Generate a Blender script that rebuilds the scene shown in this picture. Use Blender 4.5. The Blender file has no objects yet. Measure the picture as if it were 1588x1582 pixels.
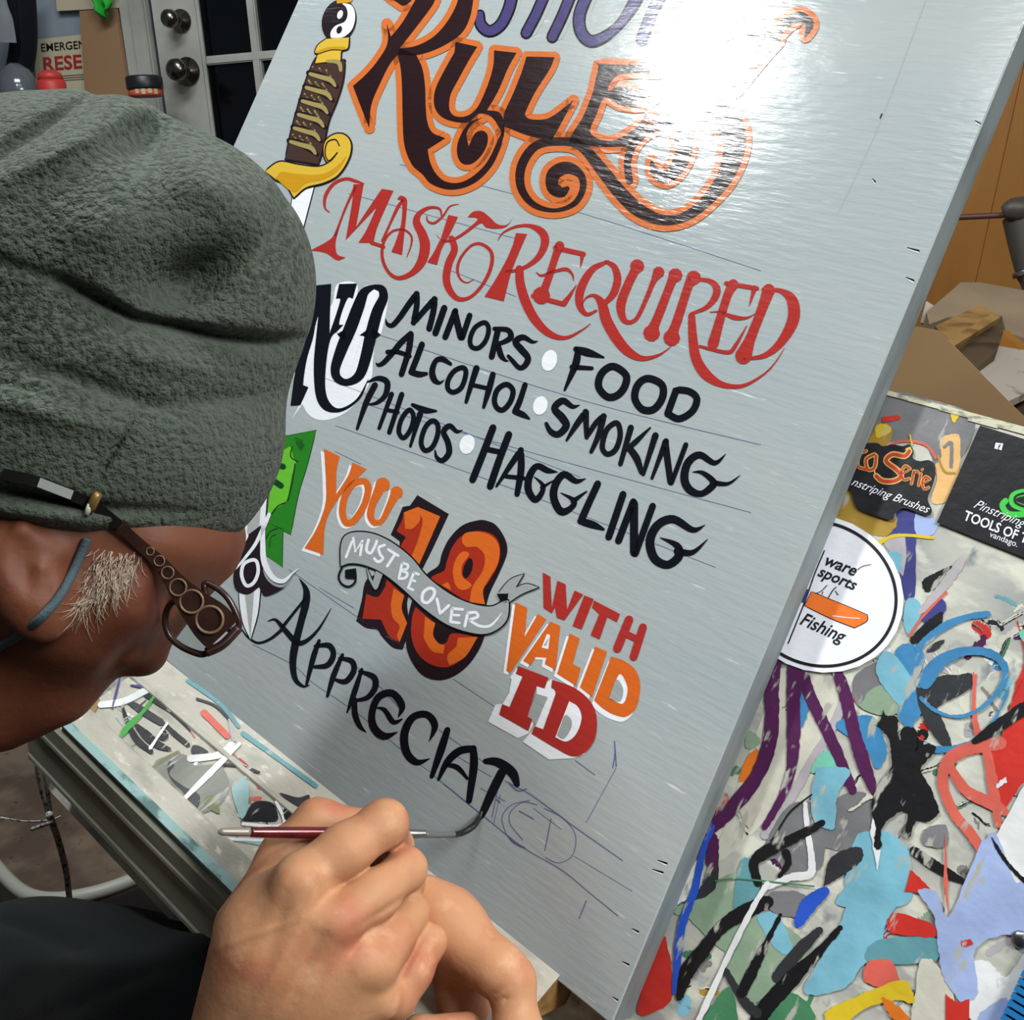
import bpy, bmesh, math, random
import numpy as np
from mathutils import Vector, Matrix
from mathutils.geometry import tessellate_polygon
random.seed(7)
SC = bpy.context.scene
COL = SC.collection
# ------------------------------------------------------------------ camera
F = 1600.0
PX, PY = 794.0, 791.0
UPC = Vector((-.045, .95, .309)).normalized()            # world up in camera axes
FW = (Vector((0, 0, -1)) - Vector((0, 0, -1)).dot(UPC) * UPC).normalized()
RT = FW.cross(UPC).normalized()
RC = Matrix((RT, FW, UPC))                               # camera axes -> world axes
CAM = Vector((0, 0, 1.55))
cd = bpy.data.cameras.new('camera'); cam = bpy.data.objects.new('camera', cd); COL.objects.link(cam)
cam.matrix_world = Matrix.Translation(CAM) @ RC.to_4x4()
cd.sensor_fit = 'HORIZONTAL'; cd.sensor_width = 36; cd.lens = 36 * F / 1588.0
cd.clip_start = .01; cd.clip_end = 50
SC.camera = cam

def ray(px, py): return Vector(((px - PX) / F, (PY - py) / F, -1.0))
def W(px, py, d): return CAM + RC @ (ray(px, py) * d)    # point seen at a pixel, at a distance
def R3(v): return RC @ Vector(v)

# board frame (camera axes): measured from the vanishing point of the board's long lines
V1 = Vector((-1180 - PX, -(-125 - PY), -F)).normalized()
BX = -V1
BY = Vector((-V1.y, V1.x, 0)).normalized()
if BY.y < 0: BY = -BY
BN = BX.cross(BY).normalized()
BY = BN.cross(BX).normalized()
BO = ray(740, 1270) * .60
BC = BO.dot(BN)
def hit(px, py, dz=0.0):
    r = ray(px, py); return r * ((BC + dz) / r.dot(BN))
ORG = hit(74, 874)                                       # lower left corner of the board
FRAME = Matrix.Translation(CAM + RC @ ORG) @ (RC @ Matrix((BX, BY, BN)).transposed()).to_4x4()
def loc(px, py, dz=0.0):
    q = hit(px, py, dz) - ORG; return Vector((q.dot(BX), q.dot(BY), dz))
def BW(x, y, z): return FRAME @ Vector((x, y, z))

# ------------------------------------------------------------------ lights, world, exposure
SC.view_settings.view_transform = 'Standard'; SC.view_settings.look = 'None'
SC.view_settings.gamma = 1; SC.view_settings.use_curve_mapping = False
SC.view_settings.exposure = 0.0
w = bpy.data.worlds.new('world'); SC.world = w; w.use_nodes = True
w.node_tree.nodes['Background'].inputs[0].default_value = (.5, .6, .75, 1)
w.node_tree.nodes['Background'].inputs[1].default_value = .02
def area(name, pos, target, sx, sy, power, col, shape='RECTANGLE'):
    l = bpy.data.lights.new(name, 'AREA'); l.shape = shape; l.size = sx; l.size_y = sy; l.energy = power; l.color = col
    o = bpy.data.objects.new(name, l); COL.objects.link(o); o.location = pos
    o.rotation_euler = (Vector(target) - Vector(pos)).to_track_quat('-Z', 'Y').to_euler(); return o
g = ray(1100, 100).normalized(); gd = (g - 2 * g.dot(BN) * BN).normalized()
GP = hit(1100, 100)
LAMP = CAM + RC @ (GP + gd * 1.25)
area('ceiling_lamp', LAMP, CAM + RC @ GP, .08, .20, 16, (.96, 1, .985))
area('fill_light_right', CAM + Vector((1.0, -.05, .85)), CAM + Vector((.12, .45, -.25)), 1.0, .3, 19, (.975, 1, .985))  # unseen fill added to brighten the board's right side, edge and back panel
area('fill_light_over', CAM + Vector((.15, .35, 1.3)), CAM + Vector((.1, .5, -.2)), 1.2, .25, 9, (.975, 1, .985))  # added overhead fill, lifts the board while sparing the cap's near side
area('fill_light_back', CAM + Vector((.2, -1.0, 1.2)), CAM + Vector((.0, .6, -.2)), 1.2, .3, 2, (.975, 1, .985))  # weak fill added behind the camera, no fixture there
wk = area('fill_spot', CAM + Vector((.75, -.3, .5)), CAM + RC @ hit(960, 1420), .25, .25, .75, (1, .99, .95)); wk.data.spread = math.radians(48)  # narrow fill added only to brighten the board's lower right
area('ceiling_lamp_far', CAM + Vector((-.7, 1.6, 1.1)), CAM + Vector((-.95, 2.3, .2)), .7, .2, 11, (.93, .96, 1))

# ------------------------------------------------------------------ materials
def srgb(r, g, b):
    f = lambda c: ((c / 255.) / 12.92 if c <= 10 else (((c / 255.) + .055) / 1.055) ** 2.4)
    return (f(r), f(g), f(b), 1)
def mat(name, col, rough=.5, bump=None, mottle=None, coat=0, metal=0, spec=.5, coord='Object', sub=0, trans=0, sheen=0, coat_rough=.1, speck=None):
    """bump=(scale xyz, strength, distance); mottle=(scale xyz, colour2, lo, hi)"""
    m = bpy.data.materials.new(name); m.use_nodes = True; nt = m.node_tree; b = nt.nodes['Principled BSDF']
    b.inputs['Base Color'].default_value = col; b.inputs['Roughness'].default_value = rough
    b.inputs['Metallic'].default_value = metal; b.inputs['Specular IOR Level'].default_value = spec
    b.inputs['Coat Weight'].default_value = coat; b.inputs['Coat Roughness'].default_value = coat_rough
    b.inputs['Subsurface Weight'].default_value = sub; b.inputs['Transmission Weight'].default_value = trans
    if sub: b.inputs['Subsurface Radius'].default_value = (.01, .004, .002); b.inputs['Subsurface Scale'].default_value = .6
    if sheen: b.inputs['Sheen Weight'].default_value = sheen; b.inputs['Sheen Roughness'].default_value = .6
    tc = nt.nodes.new('ShaderNodeTexCoord')
    def noise(scale, detail=4, rough_=.55):
        mp = nt.nodes.new('ShaderNodeMapping'); mp.inputs['Scale'].default_value = scale
        nt.links.new(tc.outputs[coord], mp.inputs[0])
        n = nt.nodes.new('ShaderNodeTexNoise'); n.inputs['Scale'].default_value = 1; n.inputs['Detail'].default_value = detail
        n.inputs['Roughness'].default_value = rough_
        nt.links.new(mp.outputs[0], n.inputs['Vector']); return n
    cur = None
    for mo in (mottle if isinstance(mottle, list) else [mottle] if mottle else []):
        n = noise(mo[0]); rp = nt.nodes.new('ShaderNodeMapRange')
        rp.inputs[1].default_value = mo[2]; rp.inputs[2].default_value = mo[3]; nt.links.new(n.outputs[0], rp.inputs[0])
        mx = nt.nodes.new('ShaderNodeMix'); mx.data_type = 'RGBA'; nt.links.new(rp.outputs[0], mx.inputs[0])
        if cur: nt.links.new(cur, mx.inputs[6])
        else: mx.inputs[6].default_value = col
        mx.inputs[7].default_value = mo[1]; cur = mx.outputs[2]
    if cur: nt.links.new(cur, b.inputs['Base Color'])
    last = None
    for bp in (bump if isinstance(bump, list) else [bump] if bump else []):
        n = noise(bp[0], 3); bn = nt.nodes.new('ShaderNodeBump'); bn.inputs['Strength'].default_value = bp[1]; bn.inputs['Distance'].default_value = bp[2]
        nt.links.new(n.outputs[0], bn.inputs['Height'])
        if last: nt.links.new(last, bn.inputs['Normal'])
        last = bn.outputs[0]
    if last:
        nt.links.new(last, b.inputs['Normal'])
        if coat: nt.links.new(last, b.inputs['Coat Normal'])
    return m
PB = [((45, 260, 30), .30, .0008), ((14, 30, 10), .33, .0012)]
def paint(name, r, g, b, rough=.15, mottle=None):
    return mat('paint_' + name, srgb(r, g, b), rough, bump=PB, mottle=mottle, spec=.5)
M = {}
M['board'] = mat('grey_enamel_board', srgb(164, 170, 170), .15, bump=PB,
    mottle=[((3, 9, 1), srgb(154, 164, 168), .35, .7), ((34, 330, 1), srgb(200, 205, 205), .66, .74)], spec=.5)
M['edge'] = mat('grey_plywood_edge', srgb(122, 130, 132), .55, bump=((50, 20, 200), .2, .001), mottle=((30, 14, 60), srgb(92, 100, 102), .45, .75))
for nm, c in dict(black=(16, 18, 26), brownblack=(38, 22, 26), orange=(196, 104, 50), white=(226, 228, 234), red=(162, 46, 42), purple=(68, 60, 108),
                  palegrey=(164, 168, 168), bgrey=(150, 156, 157), green=(40, 122, 34), lime=(100, 180, 50), dgreen=(22, 62, 28), yellow=(204, 168, 58), gold=(190, 140, 30),
                  tan=(150, 134, 84), brown=(66, 48, 44), bright=(204, 98, 36), crimson=(160, 46, 30), deep=(34, 24, 30), sketch=(96, 104, 142), smear=(122, 142, 160)).items():
    M[nm] = paint(nm, *c)
def simple(nm, r, g, b, rough=.6, **k): M[nm] = mat(nm, srgb(r, g, b), rough, **k)

# ------------------------------------------------------------------ object helpers
def link(name, me, parent=None, mats=()):
    o = bpy.data.objects.new(name, me); COL.objects.link(o)
    if parent is not None: o.parent = parent
    if me is not None:
        for m in mats: me.materials.append(M[m] if isinstance(m, str) else m)
    return o
def tag(o, label=None, cat=None, group=None, kind=None):
    if label: o['label'] = label
    if cat: o['category'] = cat
    if group: o['group'] = group
    if kind: o['kind'] = kind
    return o
def empty(name, mw, label=None, cat=None, group=None, kind=None):
    o = bpy.data.objects.new(name, None); COL.objects.link(o); o.empty_display_size = .02
    o.matrix_world = mw; return tag(o, label, cat, group, kind)
def mesh(name, verts, faces, mats, parent=None, mi=None, smooth=False):
    me = bpy.data.meshes.new(name); me.from_pydata([tuple(v) for v in verts], [], faces)
    if mi: me.polygons.foreach_set('material_index', mi)
    if smooth: me.polygons.foreach_set('use_smooth', [True] * len(me.polygons))
    me.update(); return link(name, me, parent, mats)
def box_bm(bm, c, s, rot=None, bev=0):
    r = bmesh.ops.create_cube(bm, size=1)
    vs = r['verts']
    bmesh.ops.scale(bm, vec=s, verts=vs)
    if bev:
        es = list({e for v in vs for e in v.link_edges})
        rr = bmesh.ops.bevel(bm, geom=es, offset=bev, segments=2, affect='EDGES'); vs = list({v for f in rr['faces'] for v in f.verts} | {v for v in vs if v.is_valid})
    if rot is not None: bmesh.ops.rotate(bm, cent=(0, 0, 0), matrix=rot, verts=vs)
    bmesh.ops.translate(bm, vec=c, verts=vs)
    return vs
def bmobj(name, bm, mats, parent=None, smooth=False):
    bmesh.ops.recalc_face_normals(bm, faces=bm.faces)
    me = bpy.data.meshes.new(name); bm.to_mesh(me); bm.free()
    if smooth: me.polygons.foreach_set('use_smooth', [True] * len(me.polygons))
    return link(name, me, parent, mats)
def box(name, c, s, mats, parent=None, rot=None, bev=0):
    bm = bmesh.new(); box_bm(bm, c, s, rot, bev); return bmobj(name, bm, mats, parent)
def catmull(P, closed=False, n=6, corners=()):
    """P: list of tuples; points in corners are kept sharp"""
    out = []; N = len(P); P = [np.array(p, float) for p in P]
    rng = range(N) if closed else range(N - 1)
    for i in rng:
        p1, p2 = P[i], P[(i + 1) % N]
        p0 = P[i - 1] if (i > 0 or closed) else p1; p3 = P[(i + 2) % N] if (i + 2 < N or closed) else p2
        c1, c2 = i in corners, (i + 1) % N in corners
        t1 = np.zeros_like(p1) if False else (p2 - p1 if c1 else (p2 - p0) * .5)
        t2 = (p2 - p1 if c2 else (p3 - p1) * .5)
        L = np.linalg.norm((p2 - p1)[:2])
        for t, other in ((t1, 1), (t2, 2)):
            l = np.linalg.norm(t[:2])
            if l > L * 1.2: t *= L * 1.2 / l
        k = 1 if (c1 and c2) else n
        for j in range(k):
            s = j / k; s2, s3 = s * s, s * s * s
            out.append((2 * s3 - 3 * s2 + 1) * p1 + (s3 - 2 * s2 + s) * t1 + (-2 * s3 + 3 * s2) * p2 + (s3 - s2) * t2)
    if not closed: out.append(P[-1])
    return out
def parse(s, dw=None):
    P, C = [], set()
    for i, t in enumerate(s.split()):
        if t.endswith('!'): C.add(i); t = t[:-1]
        v = [float(q) for q in t.split(',')]
        if dw is not None and len(v) < 3: v.append(dw)
        P.append(tuple(v))
    return P, C
def tube(name, pts, rad, mats, parent=None, seg=10, cap=True, n=6, bm=None, closed=False):
    """swept tube through world/local points; rad float or list"""
    R = rad if isinstance(rad, (list, tuple)) else [rad] * len(pts)
    Q = catmull([tuple(p) + (0,) * 0 + (r,) for p, r in zip(pts, R)], closed, n) if n > 1 else [np.array(tuple(p) + (r,)) for p, r in zip(pts, R)]
    own = bm is None
    if own: bm = bmesh.new()
    rings = []; ref = None; NQ = len(Q)
    for i, q in enumerate(Q):
        a = Vector(Q[(i - 1) % NQ][:3] if (i or closed) else q[:3]); b = Vector(Q[(i + 1) % NQ][:3] if (i < NQ - 1 or closed) else q[:3])
        t = (b - a).normalized()
        if ref is None: ref = t.orthogonal().normalized()
        ref = (ref - ref.dot(t) * t).normalized(); bi = t.cross(ref)
        rings.append([bm.verts.new(Vector(q[:3]) + (ref * math.cos(k * 2 * math.pi / seg) + bi * math.sin(k * 2 * math.pi / seg)) * max(q[3], 1e-5)) for k in range(seg)])
    for i in range(NQ if closed else NQ - 1):
        A, B = rings[i], rings[(i + 1) % NQ]
        for k in range(seg): bm.faces.new((A[k], A[(k + 1) % seg], B[(k + 1) % seg], B[k]))
    if cap and not closed: bm.faces.new(rings[0][::-1]); bm.faces.new(rings[-1])
    if own: return bmobj(name, bm, mats, parent, smooth=True)
def slab(name, P, thick, mats, parent=None, nrm=None, M4=None, bev=0):
    """prism from a polygon of 3-D points (planar), thickened along nrm"""
    P = [Vector(p) for p in P]
    if nrm is None: nrm = (P[1] - P[0]).cross(P[2] - P[1]).normalized()
    bm = bmesh.new(); a = [bm.verts.new(p) for p in P]; b = [bm.verts.new(p - nrm * thick) for p in P]
    N = len(P)
    for t in tessellate_polygon([P]):
        try: bm.faces.new([a[i] for i in t]); bm.faces.new([b[i] for i in t][::-1])
        except ValueError: pass
    for i in range(N): bm.faces.new((a[i], b[i], b[(i + 1) % N], a[(i + 1) % N]))
    return bmobj(name, bm, mats, parent)

# ------------------------------------------------------------------ paint on a plane of the board's frame
CR = dict(A=(400, 0, .31486), B=(750, 0, .37783), C=(420, 260, .26448), D=(780, 320, .31486), E=(440, 420, .27708), F=(700, 500, .30227),
          G=(340, 640, .22756), H=(500, 740, .2267), I=(740, 860, .2149), J=(360, 880, .31486), L=(0, 1020, .35537), N=(680, 1150, .27308),
          O=(1180, 580, .25693), P=(1180, 780, .25693), Q=(1060, 1000, .33249), R=(950, 1250, .40176), X=(0, 0, 1.))
LZ = .00013
class Paint:
    """collects flat paint shapes traced in one plane; build() links one mesh"""
    def __init__(s, crop, base=0.0, proj=None): s.c = CR[crop]; s.V = []; s.Fc = []; s.mi = []; s.mats = []; s.base = base; s.proj = proj; s.off = (0, 0); s.jit = 0
    def m(s, k):
        if k not in s.mats: s.mats.append(k)
        return s.mats.index(k)
    def p(s, x, y, lay):
        px = s.c[0] + (x + s.off[0]) * s.c[2]; py = s.c[1] + (y + s.off[1]) * s.c[2]
        if s.proj: return s.proj(px, py, lay * LZ)
        q = loc(px, py, s.base); q.z = s.base + lay * LZ; return q
    def poly(s, k, pts, lay=1, n=5, smooth=True):
        if isinstance(pts, str): P, C = parse(pts)
        else: P, C = pts, ()
        Q = catmull(P, True, n if smooth else 1, C)
        if s.jit: Q = [q + np.array([random.uniform(-1, 1), random.uniform(-1, 1)] + [0] * (len(q) - 2)) * s.jit for q in Q]
        q3 = [Vector((a[0], a[1], 0)) for a in Q]
        b = len(s.V); s.V += [s.p(a[0], a[1], lay) for a in Q]
        for t in tessellate_polygon([q3]): s.Fc.append([b + i for i in t]); s.mi.append(s.m(k))
        return s
    def stroke(s, k, pts, w=30, lay=1, closed=False, n=5, grow=0, rough=0):
        P, C = parse(pts, w) if isinstance(pts, str) else (pts, ())
        Q = catmull(P, closed, n, C)
        if closed: Q.append(Q[0])
        mi = s.m(k); N = len(Q); L = []; Rr = []
        for i, q in enumerate(Q):
            a = Q[max(i - 1, 0)]; b = Q[min(i + 1, N - 1)]
            if closed and i in (0, N - 1): a = Q[N - 2]; b = Q[1]
            d = np.array((b[0] - a[0], b[1] - a[1])); l = np.hypot(*d) or 1; d /= l
            h = max(q[2] / 2 + grow, .3) + (random.uniform(-rough, rough) if rough else 0); h2 = h + (random.uniform(-rough, rough) if rough else 0)
            L.append((q[0] - d[1] * h, q[1] + d[0] * h)); Rr.append((q[0] + d[1] * h2, q[1] - d[0] * h2))
        b = len(s.V)
        for (x, y), (x2, y2) in zip(L, Rr): s.V += [s.p(x, y, lay), s.p(x2, y2, lay)]
        for i in range(N - 1): s.Fc.append([b + 2 * i, b + 2 * i + 1, b + 2 * i + 3, b + 2 * i + 2]); s.mi.append(mi)
        # round caps / joints
        idx = [] if closed else [0, N - 1]
        idx += [i * n for i in C if 0 < i * n < N - 1] if n else []
        for i in ([0, N - 1] if not closed else []) + [j for j in range(1, N - 1)]:
            h = Q[i][2] / 2 + grow
            if i not in (0, N - 1):
                a = np.array(Q[i][:2]) - np.array(Q[i - 1][:2]); c = np.array(Q[i + 1][:2]) - np.array(Q[i][:2])
                la, lc = np.hypot(*a), np.hypot(*c)
                if la == 0 or lc == 0 or np.dot(a, c) / (la * lc) > .85: continue
            if h < 1.5: continue
            b = len(s.V); K = 10
            s.V += [s.p(Q[i][0] + math.cos(t * 2 * math.pi / K) * h * .97, Q[i][1] + math.sin(t * 2 * math.pi / K) * h * .97, lay + .12 + .08 * (i % 3)) for t in range(K)]
            s.Fc.append(list(range(b, b + K))); s.mi.append(mi)
        return s
    def outline(s, k, pts, g, lay=1, n=5):
        P, C = parse(pts); Q = catmull(P, True, n, C)
        return s.stroke(k, [(q[0], q[1], 2 * g) for q in Q], lay=lay, closed=True, n=1).poly(k, pts, lay + .4, n)
    def ell(s, k, cx, cy, rx, ry, rot=0, lay=1):
        c, d = math.cos(math.radians(rot)), math.sin(math.radians(rot))
        return s.poly(k, [(cx + rx * math.cos(t) * c - ry * math.sin(t) * d, cy + rx * math.cos(t) * d + ry * math.sin(t) * c) for t in [i * math.pi / 14 for i in range(28)]], lay, 1)
    def build(s, name, parent, label=None):
        me = bpy.data.meshes.new(name); me.from_pydata([tuple(v) for v in s.V], [], s.Fc)
        me.polygons.foreach_set('material_index', s.mi); me.update()
        bm = bmesh.new(); bm.from_mesh(me)
        for f in bm.faces:
            f.normal_update()
            if not s.proj and f.normal.z < 0: f.normal_flip()
        bm.to_mesh(me); bm.free()
        o = link(name, me, parent, s.mats)
        if label: o['label'] = label
        return o
# ------------------------------------------------------------------ the painted sign board
board = empty('sign_board', FRAME, 'large grey hand-lettered plywood sign of shop rules being painted', 'sign')
TB = .022
BL, BR_ = loc(74, 874), loc(948, 1590)
e1 = (loc(372, 203) - BL); e2 = (loc(1440, 395) - BR_)
TL = BL + e1 * (.86 / e1.y); TR = BR_ + e2 * (.86 / e2.y)
bm = bmesh.new()
top = [bm.verts.new((p.x, p.y, 0)) for p in (BL, BR_, TR, TL)]; bot = [bm.verts.new((p.x, p.y, -TB)) for p in (BL, BR_, TR, TL)]
bm.faces.new(top); bm.faces.new(bot[::-1])
for i in range(4): bm.faces.new((top[i], bot[i], bot[(i + 1) % 4], top[(i + 1) % 4]))
bmesh.ops.bevel(bm, geom=list(bm.edges), offset=.0008, segments=1, affect='EDGES')
pn = bmobj('panel', bm, ['board', 'edge'], board)
for p in pn.data.polygons:
    if abs(p.normal.z) < .6: p.material_index = 1
def glyph(crop, name='letter', label=None):
    return Paint(crop)
def letter(crop, col, els, lay=2, out=None, sh=None, name='letter', label=None):
    """els: list of strings; 'P ...' polygon, 'S[w] ...' stroke, 'O[w] ...' closed stroke. out=(mat,grow) sh=(mat,dx,dy,grow)"""
    g = Paint(crop)
    def go(k, grow, ly):
        for e in els:
            h, body = e.split(' ', 1); w = float(h[1:]) if len(h) > 1 else 30
            if h[0] == 'P':
                if grow: g.outline(k, body, grow, ly)
                else: g.poly(k, body, ly)
            else: g.stroke(k, body, w, ly, closed=h[0] == 'O', grow=grow)
    if sh: g.off = (sh[1], sh[2]); go(sh[0], sh[3], lay - 1); g.off = (0, 0)
    if out: go(out[0], out[1], lay)
    go(col, 0, lay + 1 if out else lay)
    return g.build(name, board, label)
# --- purple word at the top
OL = ('black', 9)
letter('A', 'purple', ['S44 1096,70,30 1098,120,44 1140,155,44 1195,125,44 1235,50,46 1255,-30,46'], 2, OL, ('palegrey', 28, -26, 4))
letter('A', 'purple', ['S42 1415,-30 1372,70 1322,165', 'S42 1545,-30 1500,80 1450,185'], 2, OL, ('palegrey', 30, -10, 4))
letter('B', 'purple', ['S40 430,-30 395,60 400,130 440,170 500,150,34 560,100,28 610,30 640,-30'], 2, ('black', 7), ('palegrey', 24, -8, 3))
letter('B', 'purple', ['S38 735,-30 690,60 650,165'], 2, ('black', 7), ('palegrey', 22, -8, 3))
# --- RULES
OR = ('orange', 29)
letter('A', 'brownblack', [
 'P 800,-40! 778,0! 715,110 657,182! 637,118! 640,215 592,300 530,372 470,425! 502,510 550,632! 560,520 600,420 650,320 690,272! 705,340 712,450 715,600 724,720 760,812 812,860 852,905 930,934 1010,928 1090,888 1160,810 1205,700 1215,620! 1185,690 1130,800 1060,870 990,902 925,895 880,858 850,800 838,738! 925,682! 862,655 836,600 828,520 825,430 812,340 782,272! 700,240! 860,30 885,-40!',
 'P 985,-40! 985,10 940,100 870,180 780,228 700,240! 690,272! 790,272 900,235 1000,170 1045,90 1062,0 1065,-40!',
 'P 700,-20! 640,-20! 690,15 720,30 760,5!'], 3, OR)
letter('A', 'brownblack', [
 'P 975,208! 1082,232! 1040,300 985,400 950,470 945,540 975,575 1030,573 1080,535 1130,430 1160,330 1165,250! 1275,262! 1232,340 1185,450 1130,545! 1190,555 1215,610 1212,680! 1195,640 1150,575 1090,562 1045,600 1000,605 930,590 885,555 868,500 880,430 930,330 970,260!',
 'P 1045,600! 1010,650 985,710 985,770 1010,808 1055,808 1100,770 1130,715 1132,665 1105,645 1070,660 1040,722! 1030,660 1060,610 1110,580!'], 3, OR)
letter('A', 'brownblack', [
 'P 1325,280! 1462,284! 1440,340 1370,450 1330,530 1318,570 1350,590 1430,585 1500,540 1556,495! 1500,600 1450,692! 1340,672 1210,622! 1215,560 1260,460 1300,360!'], 3, OR)
letter('B', 'brownblack', [
 'P 476,262! 580,268 742,262! 735,300 640,300 560,306 525,335 512,375 560,355 620,368 705,408! 640,440 560,432 498,402 465,470 440,548 520,580 600,545 692,470! 650,540 615,600! 500,605 420,596 350,590! 365,550 410,480 450,380!',
 'S40 345,775,20 320,790,45 285,770,50 290,715,55 345,690,50 400,720,32 408,780,26 370,840,22 290,865,16 205,840,26 155,770,34 158,680,38 215,600,36 310,582,34 400,600,40 480,690,50 560,790,56 640,865,56 740,905,42 840,885,40 930,810,50 1000,710,70 1030,590,95 1000,490,110 930,400,80 890,320,50 900,230,30 960,150,24 1060,110,24'], 3, ('orange', 25))
letter('B', 'brownblack', [
 'S36 600,745,30 592,670,30 612,600,30 670,540,30 740,515,40 800,530,60 825,600,70 800,680,60 750,730,50 705,705,40 690,660,8'], 3, ('orange', 22))
letter('B', 'brownblack', ['S40 1060,110,30 1120,135,50 1190,140,46 1250,90,40 1300,72,44 1338,100,36 1322,150,10', 'S50 1190,150,70 1140,220,50 1090,290,36 1030,370,30'], 3, ('orange', 24))
# --- MASK REQUIRED
def red(crop, els): letter(crop, 'red', els)
red('C', ['S 345,262,5 318,235,12 322,165,20 370,95,20 440,66,18 500,80,18 548,95,5', 'S 500,105,18 440,235,13 400,340,13 375,410,20', 'P 402,350! 350,420 236,485! 320,500 372,535 400,545! 440,528! 392,510 380,460 385,410!',
  'P 440,425! 478,200 485,98! 545,96! 500,350! 600,200 652,125! 720,136! 690,200 625,350 602,442! 515,440! 560,370 622,232! 530,330!'])
red('C', ['S22 590,440 662,465', 'S 655,430,16 700,330,14 750,225,20 782,185,12', 'P 742,185! 762,165 795,180 800,215 790,330 770,512! 708,495! 735,430 765,330 772,230 762,192!'])
red('C', ['S 1102,215,3 1050,228,9 1010,285,12 960,325,14 922,315,12 915,285,6', 'S 1002,285,8 990,242,14 930,235,18 872,270,30 855,320,44 888,390,54 905,460,60 885,550,54 830,618,34 750,648,24 690,612,20 655,530,19 662,440,16 712,375,13 780,365,13 825,402,13 822,460,9 798,525,4'])
red('C', ['P 1042,278! 1098,290! 1045,400 1002,480 975,572! 918,555! 955,500 1000,410!', 'P 965,385! 990,418 1030,425 1100,398 1190,330 1212,298 1155,290! 1190,258 1240,258 1285,292 1330,332 1385,335 1425,290! 1382,346 1320,358 1262,350 1232,326 1150,385 1070,432 1010,440!',
  'S 1060,415,36 1078,480,40 1045,560,44 1030,650,44 1050,720,40 1100,770,28 1170,760,19 1240,690,19 1290,590,21 1295,500,21 1240,450,18 1180,455,15 1120,520,15 1095,590,17 1110,650,13 1150,675,7 1192,655,3'])
red('D', ['S -24,168,3 0,132,8 60,102,13 130,96,18 190,125,38 208,175,40 180,245,30 120,295,20 55,318,16 10,322,10', 'P 65,132! 120,137! 85,215 40,330 5,468! -90,445! -35,360 20,260 50,190!', 'S 82,310,40 86,380,44 112,470,48 160,560,45 230,628,34 310,648,18 390,610,9 432,578,3'])
red('D', ['S 280,195,48 262,240,36 230,340,36 200,420,44 190,440,90', 'S24 258,205 398,236', 'S 392,236,22 383,302,3', 'S 165,325,4 190,342,12 240,325,14 310,310,18 342,335,12 348,368,3', 'S24 150,442 298,482', 'S 300,480,30 330,440,18 362,388,3'])
red('D', ['S 520,272,14 440,312,32 385,405,42 378,485,36 412,532,20 460,515,12', 'S 505,272,14 548,298,30 565,360,38 545,430,36 505,475,24', 'S 388,490,4 410,452,9 450,440,18 488,480,44 510,560,54 560,650,54 620,718,46 690,750,26 770,732,12 830,690,3'])
red('D', ['S 662,295,72 650,318,46 615,390,44 582,480,46 590,548,34 620,572,22 660,552,20 705,460,22 742,370,28 768,325,58'])
red('D', ['S 850,340,72 832,370,44 770,530,44 745,590,50 733,625,85'])
red('D', ['S 940,352,74 915,390,44 860,560,46 842,610,50 832,648,85', 'S 920,360,16 1010,366,22 1052,400,36 1045,450,34 1000,500,22 930,528,14', 'S 930,540,34 936,650,44 952,750,50 1000,828,52 1080,878,30 1180,885,18 1280,832,10 1340,772,6 1388,698,2'])
red('D', ['S 1135,385,54 1110,430,42 1075,540,42 1035,680,54', 'S22 1100,380 1252,405', 'S 1240,402,26 1214,492,3', 'S 1020,522,4 1070,522,10 1140,548,24 1200,550,12 1242,530,3', 'S 970,690,14 1110,720,20 1150,680,18 1202,588,3'])
red('D', ['S 1310,412,62 1275,510,48 1220,650,50 1185,738,84', 'S 1280,408,14 1370,418,24 1425,465,54 1430,560,58 1370,670,42 1290,735,26 1190,752,12'])
# --- NO
W1 = ('white',)
g = Paint('E')
g.poly('white', '140,190 100,290 65,400 60,500 62,620 110,600 100,720 45,830! 105,748! 140,805 200,836 280,826 360,785 440,700 492,600 500,500 520,370 545,355 580,200 585,120 540,90 450,90 400,200 412,75 300,75 262,200', 1)
g.poly('black', '160,85! 267,74! 262,200 258,352! 300,230 318,160 294,156! 312,75! 412,72! 388,156! 362,152 330,225 312,298 336,303! 305,335 270,370 250,440 236,560 235,660 255,730 300,770 360,755 420,705 478,600! 440,700 380,760 310,792 240,785 195,740 175,660 170,520 182,380 196,250! 180,300 165,380 130,500 108,640! 140,652! 95,752! 40,755! 60,600 85,450 108,350! 90,332! 125,290 150,180!', 3)
g.build('letter', board, 'black letter N of the word NO with white backing')
g = Paint('E')
g.stroke('black', '500,92,26 452,122,50 420,200,66 375,320,70 325,440,64 290,550,52 305,605,46 360,625,38 425,585,54 462,480,62 492,350,66 525,230,62 560,150,52 550,104,44 510,90,26', lay=3)
g.poly('black', '300,355! 350,325! 345,390! 322,380!', 3).poly('black', '500,320! 545,358! 520,378! 480,378!', 3).poly('black', '425,362! 470,330! 470,370!', 3)
g.poly('white', '500,118 522,128 505,215 462,330 405,470 372,590 345,608 328,590 335,540 385,430 440,280 478,150', 2)
g.build('letter', board, 'black letter O of the word NO')
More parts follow.
